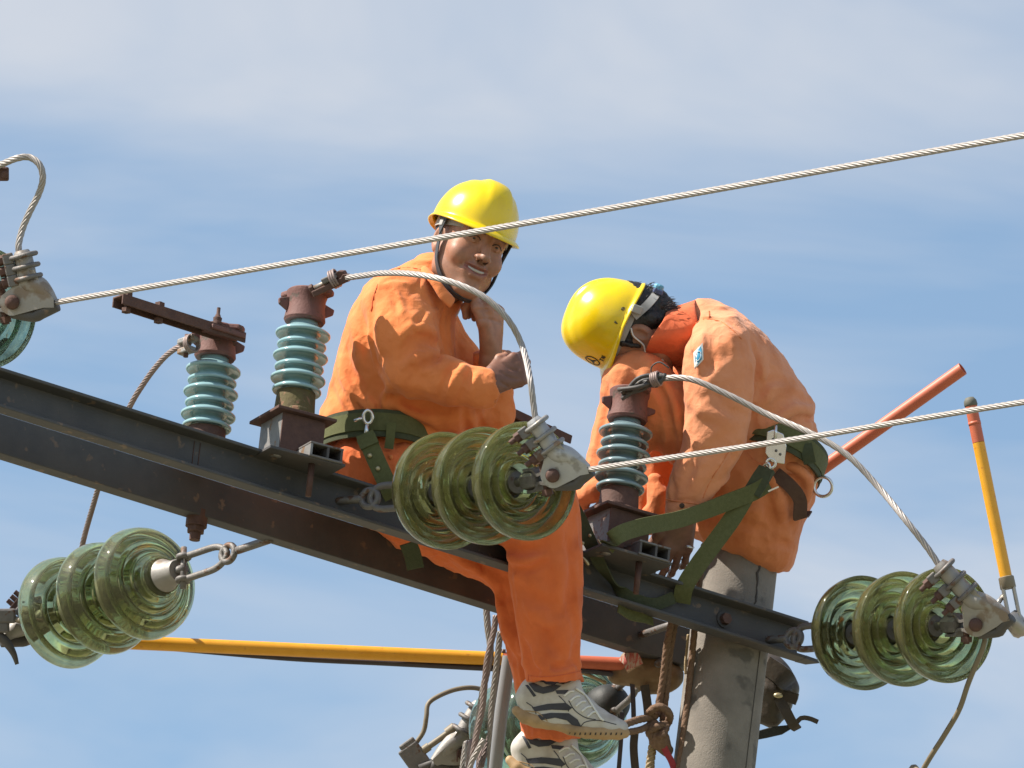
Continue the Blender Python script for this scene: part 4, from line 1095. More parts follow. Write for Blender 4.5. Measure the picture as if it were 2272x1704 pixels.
def skin_mat(name, rough=.5):
    m = bpy.data.materials.new(name); m.use_nodes = True; t = m.node_tree; L = t.links.new
    p = t.nodes['Principled BSDF']; p.inputs['Roughness'].default_value = rough; p.inputs['Specular IOR Level'].default_value = .45
    p.inputs['Subsurface Weight'].default_value = .12; p.inputs['Subsurface Radius'].default_value = (.9, .35, .2); p.inputs['Subsurface Scale'].default_value = .006
    a = t.nodes.new('ShaderNodeVertexColor'); a.layer_name = 'Col'
    tcn = t.nodes.new('ShaderNodeTexCoord'); nz = t.nodes.new('ShaderNodeTexNoise'); nz.inputs['Scale'].default_value = 60; nz.inputs['Detail'].default_value = 4
    L(tcn.outputs['Object'], nz.inputs['Vector'])
    mr = t.nodes.new('ShaderNodeMapRange'); mr.inputs[3].default_value = .68; mr.inputs[4].default_value = 1.30; L(nz.outputs['Fac'], mr.inputs[0])
    mx = t.nodes.new('ShaderNodeMix'); mx.data_type = 'RGBA'; mx.blend_type = 'MULTIPLY'; mx.inputs[0].default_value = 1
    L(a.outputs['Color'], mx.inputs[6]); L(mr.outputs[0], mx.inputs[7]); L(mx.outputs[2], p.inputs['Base Color'])
    b = t.nodes.new('ShaderNodeBump'); b.inputs['Strength'].default_value = .12; b.inputs['Distance'].default_value = .002
    n2 = t.nodes.new('ShaderNodeTexNoise'); n2.inputs['Scale'].default_value = 420; L(tcn.outputs['Object'], n2.inputs['Vector'])
    L(n2.outputs['Fac'], b.inputs['Height']); L(b.outputs[0], p.inputs['Normal'])
    return m
M_skin = skin_mat('weathered_skin', .5)
def paint(o, wv, fn):
    me = o.data; ca = me.color_attributes.new('Col', 'FLOAT_COLOR', 'POINT')
    c = fn(wv); c = np.concatenate([c, np.ones((len(c), 1))], 1).astype(np.float32); ca.data.foreach_set('color', c.ravel())
SKIN, SKIN_H, LIP, BROW = V(.37, .178, .112), V(.20, .092, .062), V(.26, .085, .066), V(.035, .022, .018)
def face_paint(H, smile, beard=.25):
    def fn(wv):
        l = H.inv(W2A(wv)); x, y, z = l.T; c = np.tile(SKIN, (len(l), 1))
        def blend(w, col_):
            nonlocal c
            w = np.clip(w, 0, 1)[:, None]; c = c*(1-w)+np.asarray(col_)*w
        g = lambda d, s: np.exp(-(d/s)**2)
        up = .006*smile; w_ = .026+.007*smile
        yc = -.058+up*(np.abs(x)/w_)**2
        blend(g(x, .034)*g(y+.052, .030)*(z > .05)*beard, (.12, .075, .06))                                    # stubble
        blend(.9*((np.abs(x) < w_)*g(np.abs(y-yc)-.004, .0075))*(z > .075), LIP)
        yb = .033+.004*np.cos(np.clip(np.abs(x)-.032, -.02, .02)/.02*1.5)
        blend(1.1*g(y-yb, .0048)*(np.abs(x) > .013)*(np.abs(x) < .052)*(z > .05), BROW)
        blend(.5*g(np.abs(x)-.044, .016)*g(y+.022, .016)*(z > .04), (.36, .15, .09))                          # cheeks
        blend(.8*(np.sqrt((np.abs(x)-.0095)**2+((y+.0345)/1.0)**2) < .0042)*(z > .098), (.04, .02, .015))
        far = np.linalg.norm(l, axis=1) > .30
        c[far] = SKIN_H
        return c
    return fn
def eyes(H, parent, look=(0, 0)):
    for s in (-1, 1):
        R = H.R
        e = obj('eye', ball(A2W(H(s*.032, .0140, .0766)), .0122*H.s, 20, 14), M_eye, parent)
        g = nrm((R@V(look[0], look[1], 1)))@RA
        o = A2W(H(s*.032, .0140, .0766))+g*.0098*H.s
        obj('iris', lathe([(.0005, .0028*H.s), (.004*H.s, .0022*H.s), (.0060*H.s, .0002*H.s), (.0060*H.s, -.001)], o, g, 20), M_iris, e)
def helmet(H, parent, label, ht=.126):
    h = obj('helmet', helmet_mesh(H, ht=ht), M_hat, parent); h['label'] = label
    sd = h.modifiers.new('thick', 'SOLIDIFY'); sd.thickness = .0032; sd.offset = -1
    # inner cradle band
    band = []
    pts = [H(.086*sin(a), .040+.004*cos(a), .104*cos(a)-.006) for a in np.linspace(0, 2*pi, 41)]
    obj('headband', ribbon([A2W(p) for p in pts], [nrm(A2W(H(0, 1, 0))-A2W(H(0, 0, 0)))]*41, .026*H.s, .003), M_hatin, h)
    return h

# ================================================================== the smiling worker
w1 = thing('person', W(880, 1150, -.55), 'smiling worker in orange overalls and yellow helmet, chin on hand', 'person')
H1 = Head(1038, 550, -.575, rotm(radians(25), radians(8), radians(20)), 1.01)
B1 = Field(845, 1180, 430, 960, -.86, -.32, .0023)
sculpt_head(B1, H1, smile=1.0)
B1.cone(H1(0, -.045, -.030), A(958, 668, -.54), .053, .062, .03)
B1.cone(A(958, 668, -.54), A(900, 760, -.52), .060, .085, .04)
B1.cone(A(900, 760, -.52), A(870, 930, -.52), .085, .085, .04)
# near arm (his right) and its fist round the other forearm
B1.chain([A(900, 700, -.62), A(912, 815, -.70), A(1010, 850, -.735), A(1082, 850, -.735)], [.045, .040, .036, .030], .02)
sculpt_hand(B1, A(1084, 850, -.735), V(.86, .42, .28), V(.15, .25, -.95), V(-.35, .85, .1), 1.0,
            [(.75, 1.25, .7), (.85, 1.3, .75), (.9, 1.35, .75), (.95, 1.35, .8)], thumb=[(.75, .45, -.30), (.85, .10, -.55), (.55, -.2, -.85)])
# far arm, elbow on the thigh, fist under the chin
B1.chain([A(930, 700, -.42), A(1088, 915, -.50), A(1092, 812, -.565), A(1088, 775, -.585)], [.045, .040, .031, .0225], .02)
sculpt_hand(B1, A(1088, 774, -.588), V(.10, .98, -.14), V(.90, .05, -.42), V(-.42, .1, -.9), 1.15,
            [(1.15, 1.35, .8), (1.15, 1.4, .85), (1.2, 1.4, .85), (1.2, 1.4, .9)], thumb=[(.85, .45, -.1), (.85, .15, -.45), (.80, -.25, -.45)])
B1.folds([([(1062, 668), (1085, 664), (1112, 672)], .0035, .0045), ([(1058, 688), (1085, 686), (1116, 695)], .0035, .0045), ([(1062, 708), (1085, 708), (1112, 716)], .0032, .004), ([(1100, 655), (1112, 668), (1118, 690)], .004, -.003),
 ([(1118, 806), (1130, 818), (1146, 822)], .0035, .004), ([(1112, 826), (1130, 838), (1150, 841)], .0035, .004), ([(1110, 848), (1128, 858), (1146, 860)], .0035, .004)], -.62)
bm = smooth_mesh(B1.mesh(), 1, .35)
body1 = obj('body', bm, M_skin, w1); paint(body1, bm[0], face_paint(H1, 1.0, .35))
eyes(H1, body1, look=(-.25, -.10))
for s_ in (-1, 1):
    obj('eyelash', tube(spline(Hpts(H1, [(s_*.0165, .0150, .0880), (s_*.024, .0195, .0925), (s_*.034, .0200, .0925), (s_*.047, .0130, .0830)]), n=14), .0013, 6), M_hair, body1)
    obj('eyebrow', tube(spline(Hpts(H1, [(s_*.013, .0345, .0965), (s_*.024, .0400, .0970), (s_*.038, .0405, .0905), (s_*.052, .0340, .0755)]), n=16), np.array([.0022]+[.0036]*10+[.003, .0025, .002, .0015, .001])*1.0, 8), M_hair, body1)
obj('teeth', tube(spline(Hpts(H1, [(-.021, -.0545, .083), (-.010, -.0575, .0915), (0, -.0580, .0935), (.010, -.0575, .0915), (.021, -.0545, .083)]), n=16), .0042, 10), M_teeth, body1)
# hair under the helmet
HF = Field(900, 1160, 440, 640, -.75, -.42, .003)
HF.ell(H1(0, .045, -.018), np.array((.0800, .082, .102))*H1.s, H1.R, 0)
HF.ell(H1(0, -.02, .085), np.array((.085, .075, .085))*H1.s, H1.R, .012, 's')
for s in (-1, 1): HF.ell(H1(s*.085, -.010, -.004), np.array((.03, .034, .026))*H1.s, H1.R, .008, 's')
HF.ell(H1(0, -.085, -.03), np.array((.09, .06, .10))*H1.s, H1.R, .012, 's')
HF.wrinkle(.002, 160, 5)
obj('hair', HF.mesh(), M_hair, w1)
h1 = helmet(H1, w1, 'yellow helmet tilted over the smiling face', ht=.117)
up1 = nrm(A2W(H1(0, 1, 0))-A2W(H1(0, 0, 0))); x1 = nrm(A2W(H1(1, 0, 0))-A2W(H1(0, 0, 0))); z1_ = nrm(A2W(H1(0, 0, 1))-A2W(H1(0, 0, 0)))
# chin strap with its plastic hanger
for s in (-1, 1):
    obj('chin_strap', ribbon(Hpts(H1, [(s*.091, .046, .012), (s*.089, .010, .016), (s*.085, -.030, .020), (s*.078, -.064, .028), (s*.058, -.100, .046), (s*.030, -.124, .064), (0, -.130, .070)]), [z1_]*4+[nrm(z1_+up1*.5)]*3, .014, .0028), M_strapb, h1)
    obj('strap_hanger', prism(Hpts(H1, [(s*.0905, .050, -.012), (s*.0905, .050, .034), (s*.089, .018, .024), (s*.0885, -.002, .018), (s*.089, .018, .004)]), x1*s*.004), M_strapb, h1, smooth=False, bevel=.0012)
    obj('harness_clip', box(A2W(H1(s*.093, .030, .012)), x1*.003, up1*.008, z1_*.009), M_hatin, h1, smooth=False, bevel=.002)

# jacket
J1 = Field(690, 1150, 560, 1035, -.86, -.26, .0036)
J1.loft([(588, 905, 950, -.53, .050), (600, 850, 962, -.53, .11), (625, 813, 985, -.52, .165), (680, 782, 1003, -.52, .185), (735, 760, 1010, -.52, .18), (815, 741, 1012, -.52, .175),
         (885, 722, 1000, -.52, .17), (922, 706, 985, -.52, .165), (950, 712, 975, -.52, .160), (1000, 728, 975, -.52, .155), (1030, 745, 960, -.52, .14)], 0, e=2.3)
J1.chain([A(878, 668, -.655), A(893, 740, -.70), A(908, 820, -.725)], [.064, .0725, .066], .035)
J1.chain([A(908, 820, -.725), A(1000, 848, -.745), A(1070, 862, -.745), A(1086, 862, -.742)], [.063, .054, .047, .044], .02)
J1.cone(A(958, 622, -.55), A(975, 655, -.56), .068, .058, .03)                       # yoke round the neck
J1.chain([A(930, 690, -.42), A(1010, 820, -.44), A(1088, 912, -.51)], [.075, .068, .058], .03)
J1.chain([A(1088, 912, -.51), A(1092, 850, -.54), A(1091, 806, -.552)], [.056, .046, .041], .02)
J1.ell(A(985, 905, -.55), (.11, .075, .13), None, .04)                               # blouse over the lap
# openings at the neck and cuffs
J1.cone(A(1000, 605, -.575), A(1003, 640, -.59), .050, .034, .008, 's')
J1.cone(A(1098, 862, -.742), A(1130, 855, -.74), .040, .05, .004, 's')
J1.cone(A(1090, 790, -.556), A(1088, 740, -.57), .036, .045, .004, 's')
fl = [  # (path, half width, depth)   + = groove, - = ridge, read off the photograph
 ([(826, 672), (823, 720), (825, 775), (838, 812), (858, 840)], .008, .012),            # sleeve against the back
 ([(935, 610), (925, 640), (905, 660)], .004, .003),
 ([(965, 765), (940, 752), (915, 760), (892, 790)], .011, .013),                         # inner elbow folds
 ([(968, 742), (945, 728), (915, 725), (893, 742)], .010, -.009),
 ([(940, 700), (925, 715), (918, 735)], .008, .007),
 ([(968, 690), (950, 700), (930, 722)], .007, -.005),
 ([(975, 775), (955, 785), (925, 790), (900, 815)], .009, -.008),
 ([(985, 782), (968, 800), (940, 812), (915, 840)], .008, .007),
 ([(1020, 805), (1000, 822), (985, 850), (975, 880)], .008, .006),
 ([(1030, 812), (1015, 832), (1002, 858)], .007, -.005),
 ([(1045, 822), (1035, 845), (1025, 872), (1010, 895)], .007, .006),
 ([(1060, 828), (1052, 850), (1045, 875)], .006, -.005),
 ([(905, 800), (925, 830), (955, 850)], .009, .006),
 ([(846, 690), (840, 730), (845, 780)], .010, -.006),
 ([(795, 690), (808, 730), (815, 780)], .010, .007),
 ([(780, 720), (790, 760), (800, 800)], .010, -.006),
 ([(765, 780), (780, 830), (810, 870), (850, 890)], .011, .008),
 ([(750, 800), (765, 850), (790, 890), (830, 915)], .010, -.007),
 ([(735, 860), (745, 890), (765, 915)], .008, .007),
 ([(790, 890), (800, 910), (808, 925)], .007, .008),
 ([(812, 875), (822, 895), (828, 918)], .007, -.007),
 ([(835, 880), (842, 900), (840, 925)], .007, .009),
 ([(862, 858), (850, 882), (845, 910)], .008, -.008),
 ([(875, 870), (905, 890), (950, 905), (1000, 915)], .010, .010),
 ([(860, 895), (900, 915), (960, 935)], .010, -.008),
 ([(870, 905), (915, 935), (960, 955)], .008, .007),
 ([(1030, 912), (1032, 940), (1040, 965)], .008, .009), ([(1060, 915), (1068, 945)], .007, .007),
 ([(985, 690), (980, 730), (990, 780)], .007, .006), ([(998, 700), (995, 740), (1005, 785)], .006, -.005),
 ([(850, 625), (875, 615), (905, 622)], .006, .004), ([(846, 640), (870, 650), (880, 690)], .007, .005),
 ([(860, 640), (885, 660), (895, 700)], .008, -.004),
]
J1.folds([(p_, r_*1.15, a_*2.0) for p_, r_, a_ in fl], -.65)
J1.wrinkle(-.0034, 44, 21, n=4); J1.wrinkle(-.0013, 100, 22, n=4)
jm = smooth_mesh(J1.mesh(), 1, .4)
jk1 = obj('jacket', jm, M_or1, w1)
dmJ = J1.depthmap()
obj('shoulder_seam', tube([W(x, y, J1.surf(dmJ, x, y, -.6)) for x, y in spline([(866, 600), (890, 594), (915, 594), (938, 600)], n=16)], .0016, 6), M_collar, jk1)
obj('sleeve_seam', tube([W(x, y, J1.surf(dmJ, x, y, -.65)) for x, y in spline([(838, 630), (828, 660), (823, 690)], n=14)], .0018, 6), M_collar, jk1)
# collar: folded stand round the neck
def collar_pts(H, l): return Hpts(H, l)
cA = [(932, 580, -.545), (948, 592, -.62), (968, 612, -.655), (990, 640, -.668), (1012, 664, -.668)]
cB = [(918, 592, -.545), (934, 606, -.64), (956, 632, -.678), (976, 664, -.692), (998, 686, -.690)]
va = spline([W(*p) for p in cA], n=24); vb = spline([W(*p) for p in cB], n=24); vm = (va+vb)/2-CF*.010
cv = np.concatenate([va, vm, vb]); cf = [(i, i+1, 24+i+1, 24+i) for i in range(23)]+[(24+i, 24+i+1, 48+i+1, 48+i) for i in range(23)]
co = obj('collar', (cv, cf), M_or1, jk1); md = co.modifiers.new('t', 'SOLIDIFY'); md.thickness = .005; md.offset = 0
md = co.modifiers.new('s', 'SUBSURF'); md.levels = 1; md.render_levels = 1
obj('cuff', tube(spline([W(1081, 862, -.742), W(1094, 861, -.742)], n=4), [.047, .0475, .0475, .047], 28), M_or1, jk1)
obj('cuff', tube(spline([A2W(A(1091, 812, -.552)), A2W(A(1090, 782, -.558))], n=4), [.044, .0445, .045, .044], 28), M_or1, jk1)

# trousers: near leg hangs in front of the arm, far leg between the two channels
T1 = Field(700, 1330, 940, 1690, -.80, -.16, .0042)
T1.ell(A(815, 1050, -.56), (.135, .115, .165), None, .0)
T1.chain([A(830, 1050, -.62), A(1000, 1085, -.605), A(1150, 1120, -.612), A(1205, 1140, -.610)], [.095, .092, .084, .078], .04)
T1.loft([(1070, 1190, 1275, -0.608, .055), (1110, 1140, 1286, -0.608, .072), (1160, 1122, 1290, -0.606, .076), (1255, 1128, 1293, -0.602, .076), (1310, 1138, 1292, -0.598, .074), (1390, 1149, 1290, -0.594, .072), (1444, 1160, 1288, -0.591, .070), (1490, 1165, 1290, -0.589, .070), (1512, 1166, 1299, -0.588, .074)], .03, e=2.3)
T1.chain([A(835, 1080, -.46), A(930, 1140, -.42), A(1040, 1190, -.385), A(1140, 1250, -.365)], [.10, .090, .086, .080], .03)
T1.loft([(1230, 1100, 1250, -.365, .075), (1300, 1098, 1262, -.365, .078), (1365, 1102, 1262, -.368, .074), (1400, 1106, 1262, -.372, .072), (1440, 1121, 1265, -.376, .070), (1490, 1135, 1268, -.38, .068), (1550, 1148, 1275, -.385, .066), (1610, 1158, 1284, -.39, .066), (1640, 1162, 1290, -.392, .068)], .03, e=2.3)
T1.cone(A(1232, 1522, -.588), A(1236, 1560, -.588), .052, .06, .004, 's')
T1.cone(A(1225, 1648, -.392), A(1228, 1690, -.392), .050, .06, .004, 's')
fl = [([(1130, 1215), (1165, 1222), (1200, 1216)], .009, .010), ([(1128, 1238), (1160, 1246), (1190, 1240)], .009, -.008), ([(1132, 1262), (1175, 1262), (1215, 1245)], .008, .006),
 ([(1152, 1300), (1190, 1330), (1225, 1340)], .012, .006), ([(1160, 1340), (1200, 1375), (1245, 1385)], .012, -.005),
 ([(1230, 1180), (1240, 1260), (1238, 1340)], .014, -.006), ([(1262, 1200), (1268, 1290), (1262, 1380)], .010, .006),
 ([(1160, 1424), (1170, 1450), (1176, 1478), (1190, 1490)], .008, .011), ([(1152, 1420), (1158, 1445), (1164, 1475)], .007, -.007),
 ([(1185, 1440), (1195, 1470), (1215, 1490)], .009, -.007), ([(1285, 1420), (1275, 1455), (1280, 1480)], .008, .010), ([(1290, 1450), (1262, 1475), (1230, 1486)], .008, .008),
 ([(1200, 1498), (1240, 1494), (1290, 1478)], .007, -.006), ([(1210, 1400), (1222, 1430), (1250, 1455)], .010, .005),
 ([(1115, 1415), (1125, 1440), (1140, 1470)], .009, .009), ([(1112, 1350), (1120, 1385), (1118, 1410)], .008, -.006),
 ([(1050, 1230), (1085, 1262), (1125, 1290)], .009, .008), ([(1000, 1225), (1050, 1262), (1098, 1300)], .009, -.005)]
T1.folds([(p_, r_*1.35, a_*3.2) for p_, r_, a_ in fl], -.6); T1.wrinkle(-.0085, 55, 31, n=4, stretch=(1, .38, 1)); T1.wrinkle(-.0034, 110, 32, n=4, stretch=(1, .6, 1))
tm = smooth_mesh(T1.mesh(), 1, .4)
tr1 = obj('trousers', tm, M_or1t, w1)

dmT = T1.depthmap()
for q_, n_ in (([(1170, 1500), (1200, 1503), (1240, 1500), (1290, 1490)], 'hem_stitch'), ([(1172, 1498), (1172, 1506), (1171, 1512)], 'hem_stitch')):
    obj(n_, tube([W(x, y, T1.surf(dmT, x, y, -.6)-.0003) for x, y in spline(q_, n=20)], .0012, 6), M_collar, tr1)
# shoes
def shoe(parent, dx, dy, dz, rot, label):
    """laid out on the near shoe; dx,dy pixels and dz metres move it, rot turns it about the heel"""
    def T(x, y):
        a = radians(rot); X, Y = x-1160, y-1590
        return 1160+dx+X*cos(a)-Y*sin(a), 1590+dy+X*sin(a)+Y*cos(a)
    zc = -.545+dz
    xs = [T(x, y)[0] for x in (1120, 1420) for y in (1490, 1660)]; ys = [T(x, y)[1] for x in (1120, 1420) for y in (1490, 1660)]
    S = Field(min(xs)-6, max(xs)+6, min(ys)-6, max(ys)+6, zc-.09, zc+.09, .0028)
    a = lambda x, y, z=0.0: A(*T(x, y), zc+z)
    top = [(1172, 1535), (1200, 1545), (1235, 1548), (1262, 1552), (1290, 1572), (1320, 1592), (1350, 1605), (1375, 1612)]
    rad = [.030, .035, .038, .040, .037, .032, .028, .022]; wz = [.75, .80, .82, .86, .98, 1.12, 1.2, 1.25]
    for i in range(len(top)-1):
        S.cone(a(top[i][0], top[i][1]+12), a(top[i+1][0], top[i+1][1]+6), rad[i], rad[i+1], .012, squash=(V(0, 0, 1), (wz[i]+wz[i+1])/2))
    S.cone(a(1188, 1530), a(1258, 1526), .034, .036, .012, squash=(V(0, 0, 1), .85))
    S.cone(a(1172, 1552), a(1176, 1585), .024, .026, .012)
    S.cone(a(1210, 1590), a(1300, 1612), .034, .034, .015)
    # trim flat under the sole line
    n = nrm(a(1390, 1640)-a(1165, 1610)); 
    for x0, y0, x1, y1 in ((1130, 1635, 1240, 1650), (1240, 1655, 1420, 1668)):
        S.cone(a(x0, y0), a(x1, y1), .03, .03, .004, 's', squash=(V(0, 0, 1), 4.0))
    S.cone(a(1212, 1500), a(1250, 1502), .027, .030, .006, 's')
    S.wrinkle(.0008, 110, 9)
    s = obj('shoe', smooth_mesh(S.mesh(), 1, .4), M_shoe, parent); s['label'] = label
    dm = S.depthmap()
    # sole: thick gum rubber, heel and forefoot
    Q = Field(min(xs)-6, max(xs)+6, min(ys)-6, max(ys)+30, zc-.09, zc+.09, .003)
    rows = [(1146, 1578), (1165, 1592), (1190, 1600), (1215, 1608), (1240, 1613), (1265, 1620), (1300, 1626), (1340, 1629), (1372, 1629), (1386, 1628)]
    rr = [.0105, .0160, .0175, .013, .011, .0135, .0155, .0155, .015, .012]; zz = [.020, .032, .034, .032, .034, .040, .044, .043, .034, .022]
    for i in range(len(rows)-1):
        for f in (-1, -.5, 0, .5, 1):
            Q.cone(a(*rows[i], f*(zz[i]-rr[i])), a(*rows[i+1], f*(zz[i+1]-rr[i+1])), rr[i], rr[i+1], .004)
    so = obj('sole', smooth_mesh(Q.mesh(), 1, .4), M_sole, s)
    P = lambda l: [T(*p) for p in l]
    dq = Q.depthmap()
    for k in range(11):
        x = 1262+k*11.5
        obj('tread_notch', decal(Q, P([(x, 1633), (x+3.5, 1632), (x+4.5, 1627), (x+1.5, 1627)]), zc, .0012, 3, dq), M_ink, so)
    for poly in ([(1180, 1571), (1215, 1563), (1256, 1561), (1270, 1572), (1262, 1578), (1225, 1576), (1187, 1580)],
                 [(1193, 1588), (1222, 1583), (1262, 1584), (1282, 1598), (1290, 1614), (1272, 1613), (1258, 1600), (1232, 1594), (1200, 1600)],
                 [(1232, 1533), (1262, 1532), (1256, 1541), (1236, 1541)], [(1165, 1521), (1172, 1521), (1190, 1545), (1184, 1548)]):
        obj('side_stripe', decal(S, P(poly), zc, .0016, 4, dm), M_navy, s)
    # laces, eyelet row and collar padding
    for k in range(5):
        x = 1266+k*13; y = 1536+k*11.5
        l = [T(x-14, y+10), T(x-2, y), T(x+8, y-1)]
        obj('lace', tube([W(px, py, S.surf(dm, px, py, zc)-.002) for px, py in spline(l, n=10)], .0026, 8), M_white, s)
    l = [T(1278, 1528), T(1300, 1545), T(1318, 1572), T(1334, 1596), T(1340, 1600)]
    obj('lace_end', tube([W(px, py, S.surf(dm, px, py, zc)-.006) for px, py in spline(l, n=16)], .0026, 8), M_white, s)
    obj('lining', decal(S, P([(1172, 1518), (1186, 1536), (1205, 1541), (1228, 1536), (1246, 1523), (1230, 1520), (1205, 1526), (1185, 1516)]), zc, .0018, 4, dm), M_navy, s)
    for q_ in ([(1288, 1616), (1298, 1604), (1328, 1600), (1368, 1609)], [(1262, 1556), (1276, 1578), (1300, 1594), (1322, 1598)], [(1168, 1560), (1182, 1570), (1190, 1586)], [(1240, 1545), (1254, 1560), (1262, 1580)]):
        obj('panel_seam', tube([W(px, py, S.surf(dm, px, py, zc)-.0004) for px, py in spline(P(q_), n=14)], .0011, 6), M_navy, s)
    l = [T(1150, 1577), T(1180, 1580), T(1196, 1584), T(1215, 1602)]
    obj('stitching', tube([W(px, py, S.surf(dm, px, py, zc)-.0006) for px, py in spline(l, n=14)], .0012, 6), M_sole, s)
    obj('sock', tube(spline([A2W(a(1222, 1520)), A2W(a(1225, 1488))], n=4), [.031, .033, .034, .034], 20), M_sock, s)
    return s
shoe(w1, 0, 0, -.044, 0, 'white sneaker with navy stripes, toe pointing right')
shoe(w1, -16, 112, .15, 7, 'lower white sneaker, cut by the bottom edge')

# safety belt
def belt(parent, name, cx, cy, rx, zc, rz, w, slx, slz, m, a0=0, a1=2*pi, bulge=0.0, tiltw=0.0, n=64):
    P, D = [], []
    c = A(cx, cy, zc)
    for t in np.linspace(a0, a1, n):
        x, z = rx*cos(t), rz*sin(t)
        P.append(A2W(c+V(x, slx*x+slz*z, z))); o = nrm(V(cos(t)/rx, 0, sin(t)/rz))
        D.append(nrm((V(-slx*1.0, 1, -slz)+o*tiltw)@RA))
    return obj(name, ribbon(P, D, w, .006, step=.012), m, parent)
b1 = belt(w1, 'safety_belt', 835, 985, .148, -.535, .172, .068, -.02, -.30, M_olived)
belt(b1, 'outer_strap', 835, 983, .1505, -.535, .1755, .044, -.02, -.30, M_olive)
# loop, ring hook and the short strap that hangs from it
tag_ = W(815, 930, -.735)
hk = thing('snap_hook', tag_, 'shiny ring hook on the olive belt of the smiling worker', 'hook')
obj('ring', ring(W(816, 925, -.735), CF, .0125, .0042, n=26, m=10, up=CU, ax=.85, ay=1.25), M_chrome, hk)
obj('shank', tube([W(814, 942, -.735), W(811, 972, -.737)], .0048, 10), M_chrome, hk)
obj('gate', tube([W(803, 927, -.738), W(785, 934, -.738)], .0035, 8), M_chrome, hk)
ln = thing('lanyard', W(812, 968, -.74), 'short olive lanyard strap with two brass rivets hanging from the ring hook', 'strap')
sdir = nrm(CR*.86+CU*.45)
lnw = obj('webbing', ribbon([W(808, 962, -.742), W(818, 985, -.752), W(838, 1030, -.765), W(860, 1078, -.775), W(872, 1104, -.76)], [sdir]*5, .044, .005), M_olive, ln)
obj('sewn_fold', ribbon([W(811, 970, -.749), W(820, 990, -.757)], [sdir]*2, .047, .009), M_olive, lnw)
for px, py, d in ((820, 1011, -.765), (838, 1040, -.773)): obj('rivet', ball(W(px, py, d), .0058, 14, 10), M_brass, lnw)
obj('keeper_loop', ribbon([W(868, 938, -.722), W(866, 965, -.724), W(862, 996, -.722)], [CR]*3, .022, .004), M_olive, b1)
# back-pocket flap with its button and a strip of the under-belt
obj('pocket_flap', ball(W(862, 1022, -.70), V(.022, .010, .012), 16, 10), M_or1t, tr1)
obj('button', ball(W(866, 1015, -.715), .0065, 12, 8), M_or1, tr1)
for o_ in (w1, hk, ln): o_.location = Vector(o_.location)+Vector([float(x) for x in CF*.052])

# ================================================================== the crouching worker
w2 = thing('person', W(1690, 1215, .03), 'crouching worker in faded orange overalls, head bowed, seated on the pole top', 'person')
Y2 = nrm(V(-.925, .37, .10)); Z2 = V(-.366, -.93, 0.0); Z2 = nrm(Z2-Y2*(Z2@Y2)); X2 = np.cross(Y2, Z2)
H2 = Head(1409, 744, -.06, np.stack([X2, Y2, Z2], 1), 1.0)
B2 = Field(1300, 1720, 590, 1285, -.36, .24, .0026)
sculpt_head(B2, H2, smile=0.0)
B2.cone(H2(0, -.045, -.030), A(1540, 748, -.02), .052, .062, .03)
B2.chain([A(1540, 748, -.02), A(1605, 815, 0), A(1670, 960, .03), A(1690, 1100, .05)], [.062, .085, .085, .085], .04)
B2.chain([A(1600, 770, -.15), A(1600, 900, -.19), A(1560, 1020, -.20), A(1518, 1130, -.20)], [.045, .040, .036, .029], .02)
sculpt_hand(B2, A(1517, 1140, -.20), V(-.22, -.97, .02), V(.25, .05, -.95), V(-.9, .25, -.1), 1.05,
            [(.28, .40, .25), (.22, .45, .3), (.30, .50, .3), (.36, .55, .35)], spread=.10, thumb=[(.75, .55, -.1), (.90, .25, -.25), (.95, .05, -.3)])
bm = smooth_mesh(B2.mesh(), 1, .4)
body2 = obj('body', bm, M_skin, w2)
paint(body2, bm[0], face_paint(H2, 0.0, .2)); eyes(H2, body2)
obj('finger_ring', ring(A2W(A(1530, 1213, -.222)), nrm((V(-.22, -.97, .1))@RA), .0098, .0022), M_chrome, body2)
HF = Field(1290, 1540, 590, 880, -.26, .12, .003)
HF.ell(H2(0, .036, -.020), np.array((.0825, .090, .104))*H2.s, H2.R, 0)
HF.cone(H2(0, -.020, -.088), H2(0, -.070, -.070), .040*H2.s, .030*H2.s, .03)
HF.cone(H2(.060, -.01, -.050), H2(.050, -.055, -.055), .022*H2.s, .012*H2.s, .02)
HF.ell(H2(0, -.035, .085), np.array((.105, .085, .085))*H2.s, H2.R, .010, 's')
HF.cone(H2(.078, .030, .030), H2(.078, -.012, .022), .008, .005, .008)                       # sideburn
HF.ell(H2(.086, -.010, -.010), np.array((.018, .028, .021))*H2.s, H2.R, .006, 's')
HF.wrinkle(.0035, 190, 6, stretch=(1, 1, 1))
obj('hair', HF.mesh(), M_hair, w2)
rgh = np.random.RandomState(4)
# loose strands at crown and nape
for nm, base, dr in (('hair_tuft', (0, .010, -.112), (0, -.35, -1)), ('hair_tuft', (.02, -.045, -.100), (0.1, -.8, -.55))):
    L_ = []
    for k in range(90):
        o = V(*base)+V(rgh.randn()*.030, rgh.randn()*.014, rgh.randn()*.010); dd = nrm(V(*dr)+rgh.randn(3)*.32)
        L_.append(tube(spline(Hpts(H2, [o, o+dd*.006, o+dd*.011+V(0, -.004, 0)]), n=5), np.linspace(.0010, .0003, 5), 5))
    t_ = obj(nm, join(*L_), M_hair, w2); t_['kind'] = 'stuff'
h2 = helmet(H2, w2, 'yellow helmet with a star emblem, pointing left')
up2 = nrm(A2W(H2(0, 1, 0))-A2W(H2(0, 0, 0))); x2_ = nrm(A2W(H2(1, 0, 0))-A2W(H2(0, 0, 0))); z2_ = nrm(A2W(H2(0, 0, 1))-A2W(H2(0, 0, 0)))
